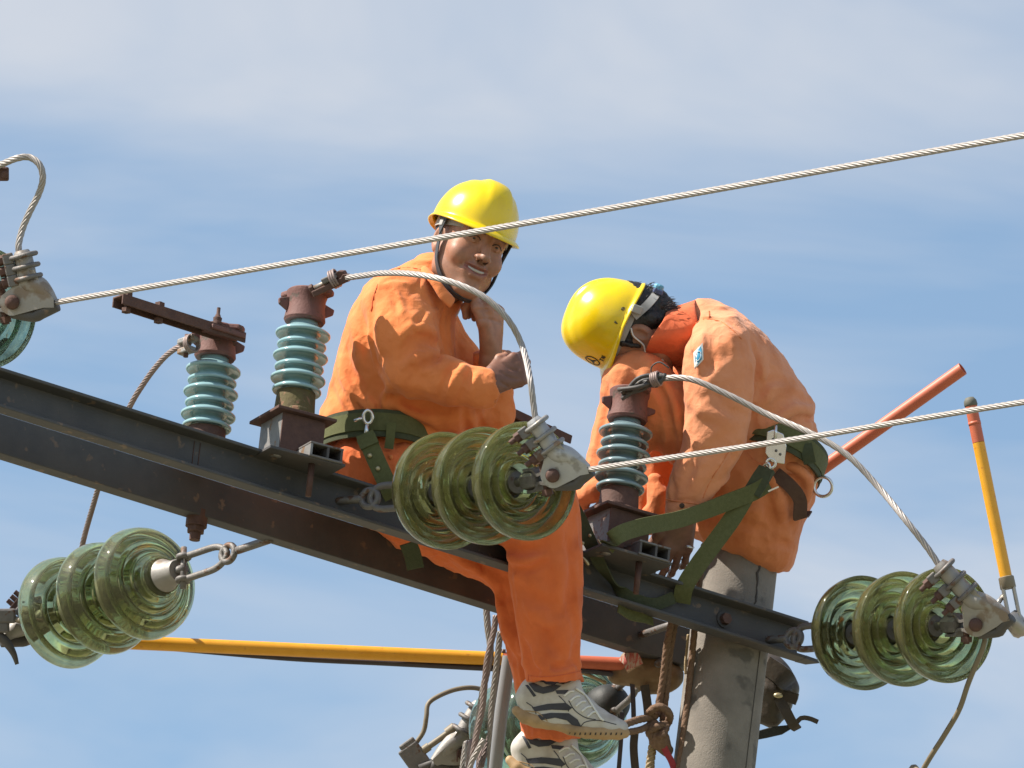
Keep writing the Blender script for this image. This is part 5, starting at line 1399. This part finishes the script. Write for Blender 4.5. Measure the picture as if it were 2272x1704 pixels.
# rear ratchet: navy cradle and sky-blue knob at the nape
obj('ratchet_strap', ribbon(Hpts(H2, [(.092, .030, -.040), (.084, .010, -.078), (.060, -.002, -.104), (.020, -.008, -.116), (-.03, -.008, -.114)]), [nrm(up2)]*5, .020, .004), M_hatin, h2)
obj('ratchet_housing', box(A2W(H2(.028, -.008, -.120)), x2_*.024, up2*.012, z2_*.006), M_lining, h2, smooth=False, bevel=.003)
obj('ratchet_knob', lathe([(.0005, -.008), (.011, -.008), (.0135, -.004), (.0135, .004), (.009, .008), (.0005, .008)], A2W(H2(.020, -.008, -.131)), -z2_, 9), M_knob, h2, smooth=False, bevel=.002)
obj('temple_clip', box(A2W(H2(.100, .030, -.060)), x2_*.004, up2*.012, z2_*.010), M_hatin, h2, smooth=False, bevel=.002)
# disposable mask with ear loop
MF = Field(1330, 1500, 690, 880, -.26, .12, .003)
MF.ell(H2(0, -.058, .062), np.array((.070, .052, .050))*H2.s, H2.R, 0)
MF.ell(H2(0, -.030, .015), np.array((.080, .10, .045))*H2.s, H2.R, .004, 's')
obj('face_mask', MF.mesh(), M_maskc, w2)
obj('ear_loop', tube(spline(Hpts(H2, [(.072, -.035, .040), (.082, -.020, .016), (.088, .012, .004), (.090, .026, -.012)]), n=16), .0022, 8), M_white, w2)
obj('mask_wing', ribbon(Hpts(H2, [(.071, -.062, .022), (.070, -.052, .045), (.058, -.052, .070)]), [up2]*3, .044, .002), M_maskc, w2)

# print on the helmet's front: circled three-point star and letters
class _HM:                                     # helmet shell as a depth map for decals
    pass
def helmet_decal(H, m, name, poly, parent, off=.0012):
    """poly in (angle round the crown, height) pairs on the lower dome"""
    a, c, yr, ht = .102, .114, .048, .126
    vs = []
    for th, hh in poly:
        u = math.asin(min(1, max(0, (hh/ht))**(1/.95)))/(pi/2); phi = u*pi/2; rr = cos(phi)**(.80-.22*max(0, cos(th))**2)
        cz = cos(th); y = yr+hh-.016*max(0, -cz)**2*(1-u)*.7+.004*(1-abs(cz))*(1-u)
        vs.append(H((a+off)*sin(th)*rr, y, (c+off)*cos(th)*rr-.006))
    return [A2W(v) for v in vs]
def print_ring(H, th0, h0, r, w, parent, name):
    n = 28; P = []
    for rr in (r-w, r+w):
        P.append(helmet_decal(H, None, '', [(th0+rr*cos(2*pi*k/n)/.115, h0+rr*sin(2*pi*k/n)) for k in range(n)], parent))
    vs = np.array(P[0]+P[1]); fs = [(k, (k+1) % n, n+(k+1) % n, n+k) for k in range(n)]
    o = obj(name, (vs, fs), M_ink, parent); s = o.modifiers.new('t', 'SOLIDIFY'); s.thickness = .0008; s.offset = 0
    return o
def print_stroke(H, pts, w, parent, name, off=.0014):
    q = spline(pts, n=14) if len(pts) > 2 else np.array([np.array(pts[0])+(np.array(pts[1])-np.array(pts[0]))*t for t in np.linspace(0, 1, 8)])
    vs = []
    for i in range(len(q)):
        t = q[min(i+1, len(q)-1)]-q[max(i-1, 0)]; nn = nrm(V(-t[1], t[0]*.115))
        for s in (-1, 1): vs.append((q[i][0]+s*w*nn[0]/.115, q[i][1]+s*w*nn[1]))
    v = np.array(helmet_decal(H, None, '', vs, parent, off)); fs = [(2*i, 2*i+1, 2*i+3, 2*i+2) for i in range(len(q)-1)]
    o = obj(name, (v, fs), M_ink, parent); s = o.modifiers.new('t', 'SOLIDIFY'); s.thickness = .0008; s.offset = 0
    return o
E0, EH = .40, .030
print_ring(H2, E0, EH, .0185, .0013, h2, 'emblem_ring')
for k in range(3):
    a = pi/2+k*2*pi/3
    tip = (E0+.0165*cos(a)/.115, EH+.0165*sin(a))
    l = (E0+.004*cos(a+1.05)/.115, EH+.004*sin(a+1.05)); r = (E0+.004*cos(a-1.05)/.115, EH+.004*sin(a-1.05))
    vs = np.array(helmet_decal(H2, None, '', [tip, l, (E0, EH), r], h2, .0014))
    o = obj('emblem_point', (vs, [(0, 1, 2), (0, 2, 3)]), M_ink, h2, smooth=False); s = o.modifiers.new('t', 'SOLIDIFY'); s.thickness = .0008
def letters(H, th0, h0, s, txt, parent, w=.0011):
    G = {'T': [[(-.5, 1), (.5, 1)], [(0, 1), (0, 0)]], 'N': [[(-.5, 0), (-.5, 1)], [(-.5, 1), (.5, 0)], [(.5, 0), (.5, 1)]], 'F': [[(-.4, 0), (-.4, 1)], [(-.4, 1), (.5, 1)], [(-.4, .55), (.3, .55)]]}
    for i, ch in enumerate(txt):
        for st in G[ch]: print_stroke(H, [(th0+(x*.7*s+i*1.2*s)/.115, h0+y*s) for x, y in st], w, parent, 'letter_stroke')
letters(H2, .62, .006, .010, 'TN', h2)
letters(H2, 1.62, .010, .008, 'F', h2, .0010)
print_ring(H2, 1.95, .013, .0042, .0007, h2, 'size_mark'); print_ring(H2, 1.95, .013, .0018, .0007, h2, 'size_mark')

# jacket
J2 = Field(1405, 1850, 665, 1185, -.32, .26, .0038)
J2.loft([(690, 1585, 1628, 0, .05), (702, 1545, 1654, 0, .13), (738, 1525, 1694, 0, .175), (789, 1505, 1738, .01, .185), (833, 1505, 1766, .015, .185), (865, 1510, 1788, .02, .185), (898, 1520, 1810, .025, .18), (928, 1535, 1807, .03, .175), (960, 1550, 1813, .035, .17), (1000, 1570, 1816, .04, .165), (1050, 1590, 1815, .05, .155)], 0, e=2.3)
J2.loft([(702, 1560, 1632, -.13, .05), (738, 1530, 1664, -.155, .075), (770, 1517, 1672, -.175, .080), (830, 1513, 1675, -.19, .080), (912, 1520, 1668, -.20, .076), (985, 1516, 1654, -.205, .070), (1040, 1490, 1626, -.205, .064), (1090, 1478, 1590, -.205, .056), (1132, 1475, 1562, -.205, .048), (1140, 1476, 1560, -.205, .047)], .028, e=2.2)
J2.cone(A(1560, 742, -.02), A(1520, 748, -.025), .090, .072, .03)
J2.cone(A(1515, 1160, -.205), A(1508, 1200, -.205), .040, .05, .004, 's')
fl = [([(1668, 740), (1677, 790), (1678, 840), (1670, 905), (1672, 955)], .010, .015),
 ([(1700, 760), (1690, 800), (1700, 850)], .012, -.008), ([(1735, 840), (1700, 850), (1685, 880)], .010, .009), ([(1800, 890), (1760, 880), (1720, 905), (1690, 930)], .012, .012),
 ([(1805, 915), (1770, 905), (1730, 930), (1700, 945)], .010, -.009), ([(1808, 930), (1770, 930), (1735, 948)], .008, .007),
 ([(1530, 735), (1522, 770), (1528, 800), (1540, 830)], .012, .010), ([(1575, 730), (1580, 770), (1572, 815), (1555, 845)], .012, .009), ([(1556, 740), (1552, 780), (1545, 820)], .010, -.005),
 ([(1610, 720), (1622, 760), (1632, 800)], .012, -.006), ([(1590, 870), (1610, 905), (1650, 920)], .012, .006), ([(1530, 895), (1570, 915), (1600, 925)], .012, -.007),
 ([(1540, 1000), (1535, 1040), (1520, 1075)], .009, .008), ([(1640, 990), (1600, 1050), (1560, 1100)], .010, .008), ([(1650, 1010), (1615, 1065), (1580, 1110)], .010, -.006),
 ([(1490, 1060), (1495, 1095), (1492, 1115)], .007, .007), ([(1545, 1115), (1525, 1110), (1500, 1113), (1480, 1112)], .005, .004), ([(1620, 960), (1570, 1000), (1530, 1020)], .012, .006),
 ([(1535, 700), (1548, 712), (1570, 708), (1590, 705), (1620, 718), (1650, 745)], .004, .004)]
J2.folds([(p_, r_*1.15, a_*2.0) for p_, r_, a_ in fl], -.2); J2.wrinkle(-.0040, 48, 41, n=4); J2.wrinkle(-.0015, 100, 42, n=4)
jk2 = obj('jacket', smooth_mesh(J2.mesh(), 1, .4), M_or2, w2)
dm = J2.depthmap()
sm = lambda l, r, nm, m, par, n=24: obj(nm, tube([W(x, y, J2.surf(dm, x, y, -.2)-.0004) for x, y in spline(l, n=n)], r, 6), m, par)
sm([(1538, 722), (1556, 710), (1573, 708), (1600, 714), (1625, 732), (1645, 752)], .0018, 'shoulder_seam', M_or2t, jk2)
sm([(1573, 690), (1574, 700), (1573, 708)], .0016, 'yoke_seam', M_or2t, jk2)
sm([(1560, 1105), (1575, 1070), (1600, 1030), (1625, 990)], .0014, 'sleeve_seam', M_or2t, jk2)
sm([(1478, 1108), (1500, 1112), (1530, 1116), (1560, 1120)], .0016, 'cuff_seam', M_or2t, jk2)
for x, y in ((1513, 1122), (1535, 1131)): obj('button', lathe([(.0005, -.002), (.0065, -.002), (.0065, .002), (.0005, .0025)], W(x, y, J2.surf(dm, x, y, -.24)-.002), -CF, 18), M_button, jk2, smooth='auto')
# sleeve badge
bd = obj('sleeve_badge', decal(J2, [(1559, 760), (1561, 798), (1541, 820), (1538, 783)], -.2, .0022, 4, dm), M_white, jk2)
obj('badge_field', decal(J2, [(1556, 767), (1557, 797), (1543, 812), (1541, 785)], -.2, .0034, 4, dm), M_blue, bd)
def badge_ring(px, py, r):
    P = [W(px+r*cos(a)*.6, py+r*sin(a)-.6*r*cos(a)*.6, J2.surf(dm, px+r*cos(a)*.6, py+r*sin(a)-.36*r*cos(a), -.2)-.0045) for a in np.linspace(0, 2*pi, 20)]
    return tube(P, .0008, 6)
obj('badge_emblem', badge_ring(1549, 790, 10), M_white, bd)
# collar standing up round the bowed neck
cr_o, cr_i = [], []
ax0, ax1 = A(1545, 744, -.03), A(1450, 742, -.055)
pv, pf = [], []
nth, ns = 72, 9
for j in range(ns):
    t = j/(ns-1)
    for i in range(nth):
        a = 2*pi*i/nth
        c = ax0*(1-t)+ax1*t; r = .085*(1-t)+.057*t; rz = (.108*(1-t)+.118*t)*(1+.03*sin(6*a+3*t)*t); r *= 1+.04*sin(9*a)*t
        sl = .030*t*sin(a)                    # rim slants: lower edge reaches further towards the chin
        pv.append(A2W(c+V(sl*1.0+.004*cos(3*a+t*4), r*sin(a)*1.02, -rz*cos(a))))
for j in range(ns-1):
    for i in range(nth): k = (i+1) % nth; pf.append((j*nth+i, j*nth+k, (j+1)*nth+k, (j+1)*nth+i))
co = obj('collar', (np.array(pv), pf), M_collar, jk2); s = co.modifiers.new('t', 'SOLIDIFY'); s.thickness = .004; s.offset = 0
s = co.modifiers.new('s', 'SUBSURF'); s.levels = s.render_levels = 1

# trousers: both knees drawn up, seat over the pole top
T2 = Field(1270, 1850, 770, 1290, -.24, .32, .0042)
T2.loft([(1000, 1600, 1812, .05, .14), (1040, 1590, 1818, .055, .16), (1107, 1575, 1808, .06, .165), (1170, 1570, 1780, .065, .165), (1217, 1590, 1770, .07, .155), (1250, 1630, 1764, .08, .13), (1268, 1670, 1750, .085, .10)], 0, e=2.4)
T2.chain([A(1412, 852, -.095), A(1520, 940, -.085), A(1670, 1090, -.02)], [.078, .088, .10], .03)                 # near thigh
T2.ell(A(1414, 842, -.118), (.076, .068, .070), None, .03)                                                    # knee cap
T2.loft([(800, 1385, 1450, -.095, .04), (830, 1352, 1478, -.095, .065), (880, 1337, 1482, -.10, .072), (937, 1321, 1470, -.10, .072), (1017, 1302, 1432, -.105, .066), (1039, 1299, 1420, -.105, .063), (1074, 1302, 1402, -.105, .058), (1105, 1300, 1400, -.105, .056)], .03, e=2.2)
T2.ell(A(1610, 1140, .03), (.105, .085, .13), None, .04)
T2.chain([A(1475, 880, .11), A(1560, 960, .12), A(1690, 1090, .10)], [.072, .08, .09], .03)                        # far thigh
T2.chain([A(1475, 880, .11), A(1470, 980, .10), A(1450, 1090, .09), A(1442, 1135, .09)], [.070, .066, .060, .060], .03)
T2.cone(A(1348, 1118, -.105), A(1345, 1150, -.105), .046, .05, .004, 's')
fl = [([(1400, 800), (1412, 830), (1405, 850)], .008, .006), ([(1440, 815), (1470, 850), (1490, 900), (1500, 960), (1510, 985)], .010, -.008), ([(1455, 850), (1480, 890), (1492, 950), (1498, 1000)], .010, .010),
 ([(1350, 860), (1340, 930), (1330, 1000)], .010, .006), ([(1372, 850), (1362, 920), (1345, 990)], .012, -.005), ([(1310, 1050), (1340, 1062), (1380, 1060)], .009, .009), ([(1305, 1070), (1340, 1080), (1385, 1076)], .008, -.006),
 ([(1690, 1060), (1700, 1110), (1715, 1160), (1718, 1195)], .009, .010), ([(1710, 1050), (1728, 1100), (1738, 1150)], .010, -.008), ([(1740, 1030), (1775, 1045), (1795, 1075), (1790, 1110)], .010, -.012), ([(1745, 1050), (1770, 1070), (1778, 1100)], .009, .012),
 ([(1700, 1215), (1730, 1205), (1762, 1215)], .008, .007), ([(1650, 1160), (1690, 1175), (1730, 1172)], .010, .006), ([(1600, 1120), (1650, 1135), (1690, 1130)], .010, -.006), ([(1560, 1130), (1600, 1150), (1650, 1155)], .009, .007)]
T2.folds([(p_, r_*1.3, a_*2.4) for p_, r_, a_ in fl], -.1); T2.wrinkle(-.0055, 50, 51, n=4); T2.wrinkle(.0013, 110, 52)
tr2 = obj('trousers', smooth_mesh(T2.mesh(), 1, .4), M_or2t, w2)
# turned-up hem and crumpled cuff
HM = Field(1240, 1510, 1040, 1190, -.26, .24, .0036)
HM.chain([A(1290, 1105, -.13), A(1320, 1088, -.15), A(1352, 1092, -.16)], [.022, .026, .022], .012)
HM.chain([A(1290, 1105, -.13), A(1296, 1125, -.125)], [.020, .012], .012)
HM.wrinkle(.003, 90, 8)
obj('rolled_hem', smooth_mesh(HM.mesh(), 1, .4), M_or2t, tr2)
HM = Field(1240, 1510, 1040, 1190, -.26, .24, .0036)
HM.chain([A(1452, 1068, .02), A(1462, 1100, .01), A(1452, 1140, .01)], [.020, .026, .022], .012)
HM.chain([A(1438, 1140, .02), A(1470, 1150, .015)], [.018, .014], .012)
HM.wrinkle(.003, 90, 8)
obj('rolled_hem', smooth_mesh(HM.mesh(), 1, .4), M_or2t, tr2)
# shoe of the near foot
SH = Field(1240, 1420, 1090, 1230, -.26, .02, .0034)
SH.chain([A(1352, 1150, -.11), A(1318, 1160, -.115), A(1290, 1172, -.12)], [.042, .036, .026], .015)
SH.cone(A(1355, 1128, -.11), A(1350, 1150, -.11), .036, .04, .015)
obj('shoe', SH.mesh(), M_shoe, w2)

# belt, buckle, ring
b2 = belt(w2, 'safety_belt', 1722, 1008, .116, .035, .176, .066, -.36, -.30, M_olived)
belt(b2, 'outer_strap', 1722, 1006, .1185, .035, .1795, .042, -.36, -.30, M_olive)
obj('keeper', ribbon([W(1788, 985, -.115), W(1792, 1005, -.12), W(1797, 1028, -.115)], [CR]*3, .030, .006), M_olived, b2)
obj('belt_ring', ring(W(1826, 1080, -.02), nrm(CF*.8+CR*.3), .024, .0042, n=32, m=10, up=CU), M_chrome, b2)
obj('thigh_strap', ribbon([W(1720, 1050, -.115), W(1755, 1080, -.118), W(1775, 1110, -.105), W(1775, 1150, -.09), W(1788, 1135, -.06)], [nrm(CR+CU*.3)]*5, .034, .004), mat('brown_strap', (.075, .038, .026), (.11, .06, .04), rough=.8, scale=80), b2)
bk = thing('buckle', W(1722, 1010, -.165), 'galvanised double hook on the crouching worker\'s belt with its strap', 'hook')
pl = prism([W(x, y, -.185) for x, y in ((1702, 958), (1716, 953), (1738, 963), (1745, 990), (1740, 1030), (1712, 1025), (1698, 1005))], -CF*.006)
obj('cheek_plate', pl, M_chrome, bk, smooth=False, bevel=.002)
obj('gate_plate', prism([W(x, y, -.176) for x, y in ((1706, 985), (1730, 992), (1728, 1028), (1700, 1022))], CF*.006), M_galv, bk, smooth=False, bevel=.002)
obj('eye', ring(W(1710, 1028, -.188), CF, .011, .0042, up=CU), M_chrome, bk)
obj('link', ring(W(1697, 1042, -.190), nrm(CF+CR*.5), .013, .0036, up=nrm(CU+CR*.8), ax=.7, ay=1.4), M_chrome, bk)
for x, y in ((1715, 975), (1731, 1008), (1722, 1000)): obj('rivet', ball(W(x, y, -.192), .0036, 12, 8), M_galvdark, bk)
obj('pin', tube([W(1722, 944, -.186), W(1720, 972, -.194)], .004, 8), M_chrome, bk)
# lanyard webbing from the buckle down round the cross-arm
fd = PX(on_n(1350, 1215, -.165))[2]
ly = thing('lanyard', W(1690, 1062, -.19), 'long olive lanyard from the crouching worker\'s belt looped round the cross-arm', 'strap')
uz = nrm(CU+CR*.30)
obj('sewn_end', ribbon([W(1702, 1040, -.195), W(1688, 1062, -.205), W(1668, 1095, -.21)], [nrm(CR*.8+CU*.4)]*3, .044, .012), M_olived, ly)
obj('webbing', ribbon([W(1706, 1072, -.200), W(1672, 1092, -.216), W(1620, 1112, -.235), W(1560, 1135, -.265), W(1500, 1154, -.33), W(1420, 1170, -.42), W(1370, 1188, -.475), W(1345, 1214, -.47)], [uz, uz, uz, nrm(CU+CR*.15), nrm(CU+CR*.05), CU, nrm(CU-CR*.2), nrm(CR-CU*.2)], .042, .0035), M_olive, ly)
obj('webbing', ribbon([W(1655, 1100, -.212), W(1625, 1150, -.225), W(1585, 1205, -.235), W(1548, 1255, -.245), W(1520, 1300, -.25), W(1512, 1338, -.235)], [nrm(CR*.85-CU*.35), nrm(CR*.85-CU*.45), nrm(CR*.82-CU*.5), nrm(CR*.85-CU*.4), nrm(CR-CU*.2), CR], .044, .0035), M_olive, ly)
obj('slider', box(W(1716, 1085, -.212), nrm(CR*.8+CU*.35)*.014, nrm(CU*.8-CR*.35)*.002, CF*.003), M_chrome, ly, smooth=False)
# rest of the lanyard; the upper loop's darker webbing carries the flange's shade
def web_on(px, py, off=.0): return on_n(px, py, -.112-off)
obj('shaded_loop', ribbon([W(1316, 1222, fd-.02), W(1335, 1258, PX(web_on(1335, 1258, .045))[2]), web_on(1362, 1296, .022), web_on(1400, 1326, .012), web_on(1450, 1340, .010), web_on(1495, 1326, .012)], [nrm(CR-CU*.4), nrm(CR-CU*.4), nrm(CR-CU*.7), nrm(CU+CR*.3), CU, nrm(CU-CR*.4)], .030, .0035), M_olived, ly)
obj('hanging_loop', ribbon([on_n(1372, 1345, -.12), on_n(1400, 1362, -.11), on_n(1430, 1368, -.11), on_n(1448, 1374, -.10)], [nrm(CU-CR*.3)]*4, .032, .0035), M_olive, ly)
# second strap at the smiling worker's knee with two brass-tipped ends
st = thing('lanyard', W(1262, 1096, fd-.06), 'dark strap with pale tips curving round the smiling worker\'s knee', 'strap')
obj('cord', tube(spline([W(1240, 1078, fd-.05), W(1255, 1092, fd-.06), W(1270, 1120, fd-.05), W(1284, 1150, fd-.03)], n=18), .0055, 10), M_olived, st)
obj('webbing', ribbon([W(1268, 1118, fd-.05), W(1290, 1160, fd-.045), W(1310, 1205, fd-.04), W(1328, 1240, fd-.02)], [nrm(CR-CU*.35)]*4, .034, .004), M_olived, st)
for a, b in (((1326, 1196), (1344, 1222)), ((1291, 1234), (1307, 1254))):
    obj('metal_tip', tube(spline([W(*a, fd-.065), W((a[0]+b[0])/2, (a[1]+b[1])/2, fd-.066), W(*b, fd-.065)], n=8), [.0018, .0025, .0035, .0042, .0048, .0048, .004, .002], 8), M_brass, st)
for x, y in ((1309, 1188), (1293, 1205), (1286, 1172)): obj('rivet', ball(W(x, y, fd-.055), .0045, 12, 8), M_brass, st)
# strap end hanging under the arm behind the discs
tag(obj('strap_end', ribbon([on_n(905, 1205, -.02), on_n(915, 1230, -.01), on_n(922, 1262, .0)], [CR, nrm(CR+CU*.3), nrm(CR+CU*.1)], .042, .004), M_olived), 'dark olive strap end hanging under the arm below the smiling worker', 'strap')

# ================================================================== ropes on the pole
def rope_mesh(pts, R, pitch=.055):
    return cable(pts, R, pitch, 3, step=.006, per=8, dep=.14)
M_rope = mat('brown_hemp_rope', (.17, .10, .065), (.26, .165, .11), rough=.95, scale=160, bump=.8, bscale=420)
M_ropel = mat('pale_braided_rope', (.36, .27, .16), (.48, .37, .23), rough=.95, scale=160, bump=.8, bscale=420)
M_redrope = mat('red_cord', (.30, .03, .04), (.38, .05, .06), rough=.8, scale=120, bump=.4)
rp_ = thing('rope', beam(0, -.16, 0), 'brown hemp rope hanging over the cross-arm, knotted below the sneaker toe', 'rope')
dR = PX(on_n(1480, 1400, -.02))[2]
a_ = [(1496, 1310, dR+.0), (1492, 1345, dR), (1489, 1385, dR), (1480, 1430, dR+.01), (1472, 1500, dR+.02), (1462, 1560, dR+.02), (1456, 1590, dR+.02)]
obj('strand', rope_mesh([W(*p) for p in a_], .0095), M_rope, rp_)
b_ = [(1506, 1310, dR+.02), (1502, 1345, dR+.02), (1496, 1390, dR+.02), (1486, 1450, dR+.03), (1480, 1520, dR+.03), (1474, 1570, dR+.03), (1470, 1600, dR+.02)]
obj('strand', rope_mesh([W(*p) for p in b_], .0092), M_rope, rp_)
kn = [(1455, 1590, dR), (1440, 1582, dR-.02), (1462, 1568, dR-.03), (1484, 1582, dR-.02), (1482, 1604, dR), (1460, 1612, dR-.03), (1440, 1622, dR-.03), (1452, 1640, dR-.02), (1470, 1630, dR-.035), (1478, 1612, dR-.01)]
obj('knot', rope_mesh([W(*p) for p in kn], .0105), M_rope, rp_)
obj('knot_core', smooth_mesh((lambda F_: (F_.chain([A(1450, 1612, dR-.005), A(1462, 1640, dR-.01), A(1480, 1665, dR)], [.019, .024, .016], .01), F_.wrinkle(.003, 140, 3), F_.mesh())[2])(Field(1410, 1520, 1580, 1700, dR-.08, dR+.08, .003)), 1), M_rope, rp_)
obj('foot_loop', rope_mesh([W(*p) for p in [(1448, 1592, dR), (1420, 1596, dR-.05), (1390, 1606, dR-.10), (1360, 1616, dR-.13)]], .0098), M_rope, rp_)
obj('foot_loop', rope_mesh([W(*p) for p in [(1446, 1606, dR), (1424, 1618, dR-.05), (1396, 1624, dR-.10), (1365, 1628, dR-.13)]], .0088), M_rope, rp_)
obj('tail', cable([W(*p) for p in [(1452, 1635, dR+.01), (1446, 1670, dR+.01), (1440, 1720, dR+.01), (1430, 1850, dR+.02), (1300, 3300, dR-.4)]], .0118, .05, 4, per=7), M_ropel, rp_)
tag(obj('red_cord', ribbon([W(*p) for p in [(1470, 1650, dR-.02), (1480, 1672, dR-.02), (1492, 1695, dR-.02), (1512, 1760, dR-.01)]], [CR]*4, .016, .007), M_redrope), 'red webbing tail below the rope knot', 'strap')
rq = thing('rope', pole_at(ZB-.2), 'brown rope running straight down the left side of the pole', 'rope')
dq = PX(pole_at(ZB))[2]-.11
obj('strand', rope_mesh([W(*p) for p in [(1560, 1230, dq+.02), (1552, 1290, dq+.015), (1548, 1330, dq+.03), (1541, 1400, dq), (1536, 1450, dq), (1527, 1540, dq-.02), (1515, 1640, dq-.05), (1505, 1720, dq-.07), (1488, 1880, dq-.12), (1372, 3000, dq-.52)]], .0088, .06), M_rope, rq)
tag(obj('pale_cord', tube(spline([W(*p) for p in [(1527, 1408, dR+.05), (1524, 1440, dR+.06), (1521, 1470, dR+.06), (1521, 1496, dR+.06)]], n=20), .0035, 8), M_ropel), 'thin pale cord between the two ropes under the arm', 'cord')

# ================================================================== gear behind the pole
M_leather = mat('brown_leather', (.035, .026, .018), (.07, .052, .036), rough=.5, scale=22, bump=.35, bscale=70)
db_ = .33
def blobs(name, F_, L, wr, m, parent, it=1):
    for p, r in L: F_.chain([A(*q) for q in p], r, .018)
    F_.wrinkle(*wr); return obj(name, smooth_mesh(F_.mesh(), it), m, parent)
bag = thing('tool_bag', W(1740, 1560, db_), 'dark leather tool bag with loose straps hanging behind the pole', 'bag')
blobs('pouch', Field(1650, 1790, 1440, 1640, db_-.12, db_+.12, .0034), [([(1708, 1490, db_), (1718, 1530, db_), (1712, 1580, db_)], [.044, .050, .034]), ([(1740, 1495, db_), (1752, 1525, db_-.01), (1740, 1560, db_)], [.016, .020, .018]), ([(1690, 1585, db_), (1715, 1592, db_), (1735, 1588, db_)], [.022, .018, .006])], (.004, 90, 12), M_leather, bag)
obj('flap', ribbon([W(1700, 1475, db_-.045), W(1735, 1500, db_-.06), W(1752, 1530, db_-.055), W(1745, 1556, db_-.05)], [nrm(CU-CR*.2)]*4, .05, .006), M_leather, bag)
obj('strap', ribbon([W(1728, 1548, db_-.05), W(1745, 1580, db_-.055), W(1760, 1608, db_-.055), W(1770, 1618, db_-.05)], [nrm(CR-CU*.35)]*4, .026, .004), M_leather, bag)
obj('strap_tail', ribbon([W(1762, 1612, db_-.05), W(1776, 1594, db_-.05), W(1795, 1594, db_-.05), W(1815, 1602, db_-.05)], [CU]*4, .012, .003), M_leather, bag)
obj('blade', prism([W(x, y, db_-.03) for x, y in ((1680, 1622), (1715, 1612), (1755, 1608), (1760, 1615), (1735, 1630), (1700, 1638), (1678, 1642))], CF*.006), M_black, bag, smooth=False, bevel=.002)
obj('buckle', ball(W(1727, 1543, db_-.062), V(.012, .006, .007), 14, 10), M_brass, bag)
gl = thing('glove_bundle', W(1420, 1500, db_-.1), 'tan and brown leather bundle jammed under the arm left of the ropes', 'gloves')
dg = PX(on_n(1420, 1480, .17))[2]+.05
blobs('leather', Field(1335, 1520, 1425, 1570, dg-.12, dg+.12, .0036), [([(1372, 1495, dg), (1410, 1488, dg), (1450, 1490, dg), (1490, 1500, dg)], [.028, .036, .038, .030]), ([(1395, 1460, dg), (1410, 1480, dg)], [.018, .03]), ([(1440, 1520, dg), (1480, 1520, dg)], [.024, .02])], (.004, 100, 14), mat('tan_leather', (.17, .10, .045), (.26, .17, .085), rough=.6, scale=18, bump=.4, bscale=90, c3=(.06, .04, .025), c3_scale=12), gl)
obj('striped_cloth', ribbon([W(1388, 1450, dg-.05), W(1400, 1462, dg-.06), W(1408, 1480, dg-.06)], [nrm(CR*.8+CU*.6)]*3, .045, .006), mat('pale_striped_cloth', (.55, .42, .33), (.50, .12, .10), rough=.9, scale=70, stretch=(3, 3, .3), contrast=.06), gl)
# black flat bars and thin cables left of the ropes
for nm, pts, w_, m_, lb in (
    ('flat_strap', [(1400, 1450), (1402, 1500), (1405, 1560), (1406, 1592)], .012, M_blk, 'thin black strap hanging left of the knotted rope'),
    ('flat_strap', [(1430, 1520), (1436, 1560), (1440, 1600)], .022, M_leather, 'broad dark strap hanging just left of the knotted rope'),
    ('flat_strap', [(1380, 1580), (1378, 1640), (1372, 1720), (1368, 1800), (1340, 2050)], .011, M_blk, 'thin grey strap hanging below the sneaker toe'),
    ('flat_strap', [(1408, 1628), (1406, 1660), (1410, 1710), (1420, 1790), (1400, 2050)], .020, M_leather, 'brown curved strap leaving the bottom of the photo')):
    tag(obj(nm, ribbon([W(x, y, dg-.02-.02*(w_ > .015)) for x, y in pts], [CR]*len(pts), w_, .005), m_), lb, 'strap', 'straps hanging under the arm')
tag(obj('tan_cord', tube(spline([W(1290, 1492, dg-.02), W(1315, 1502, dg-.02), W(1345, 1516, dg-.02)], n=12), .0045, 8), M_ropel), 'short tan cord beside the near trouser hem', 'cord')
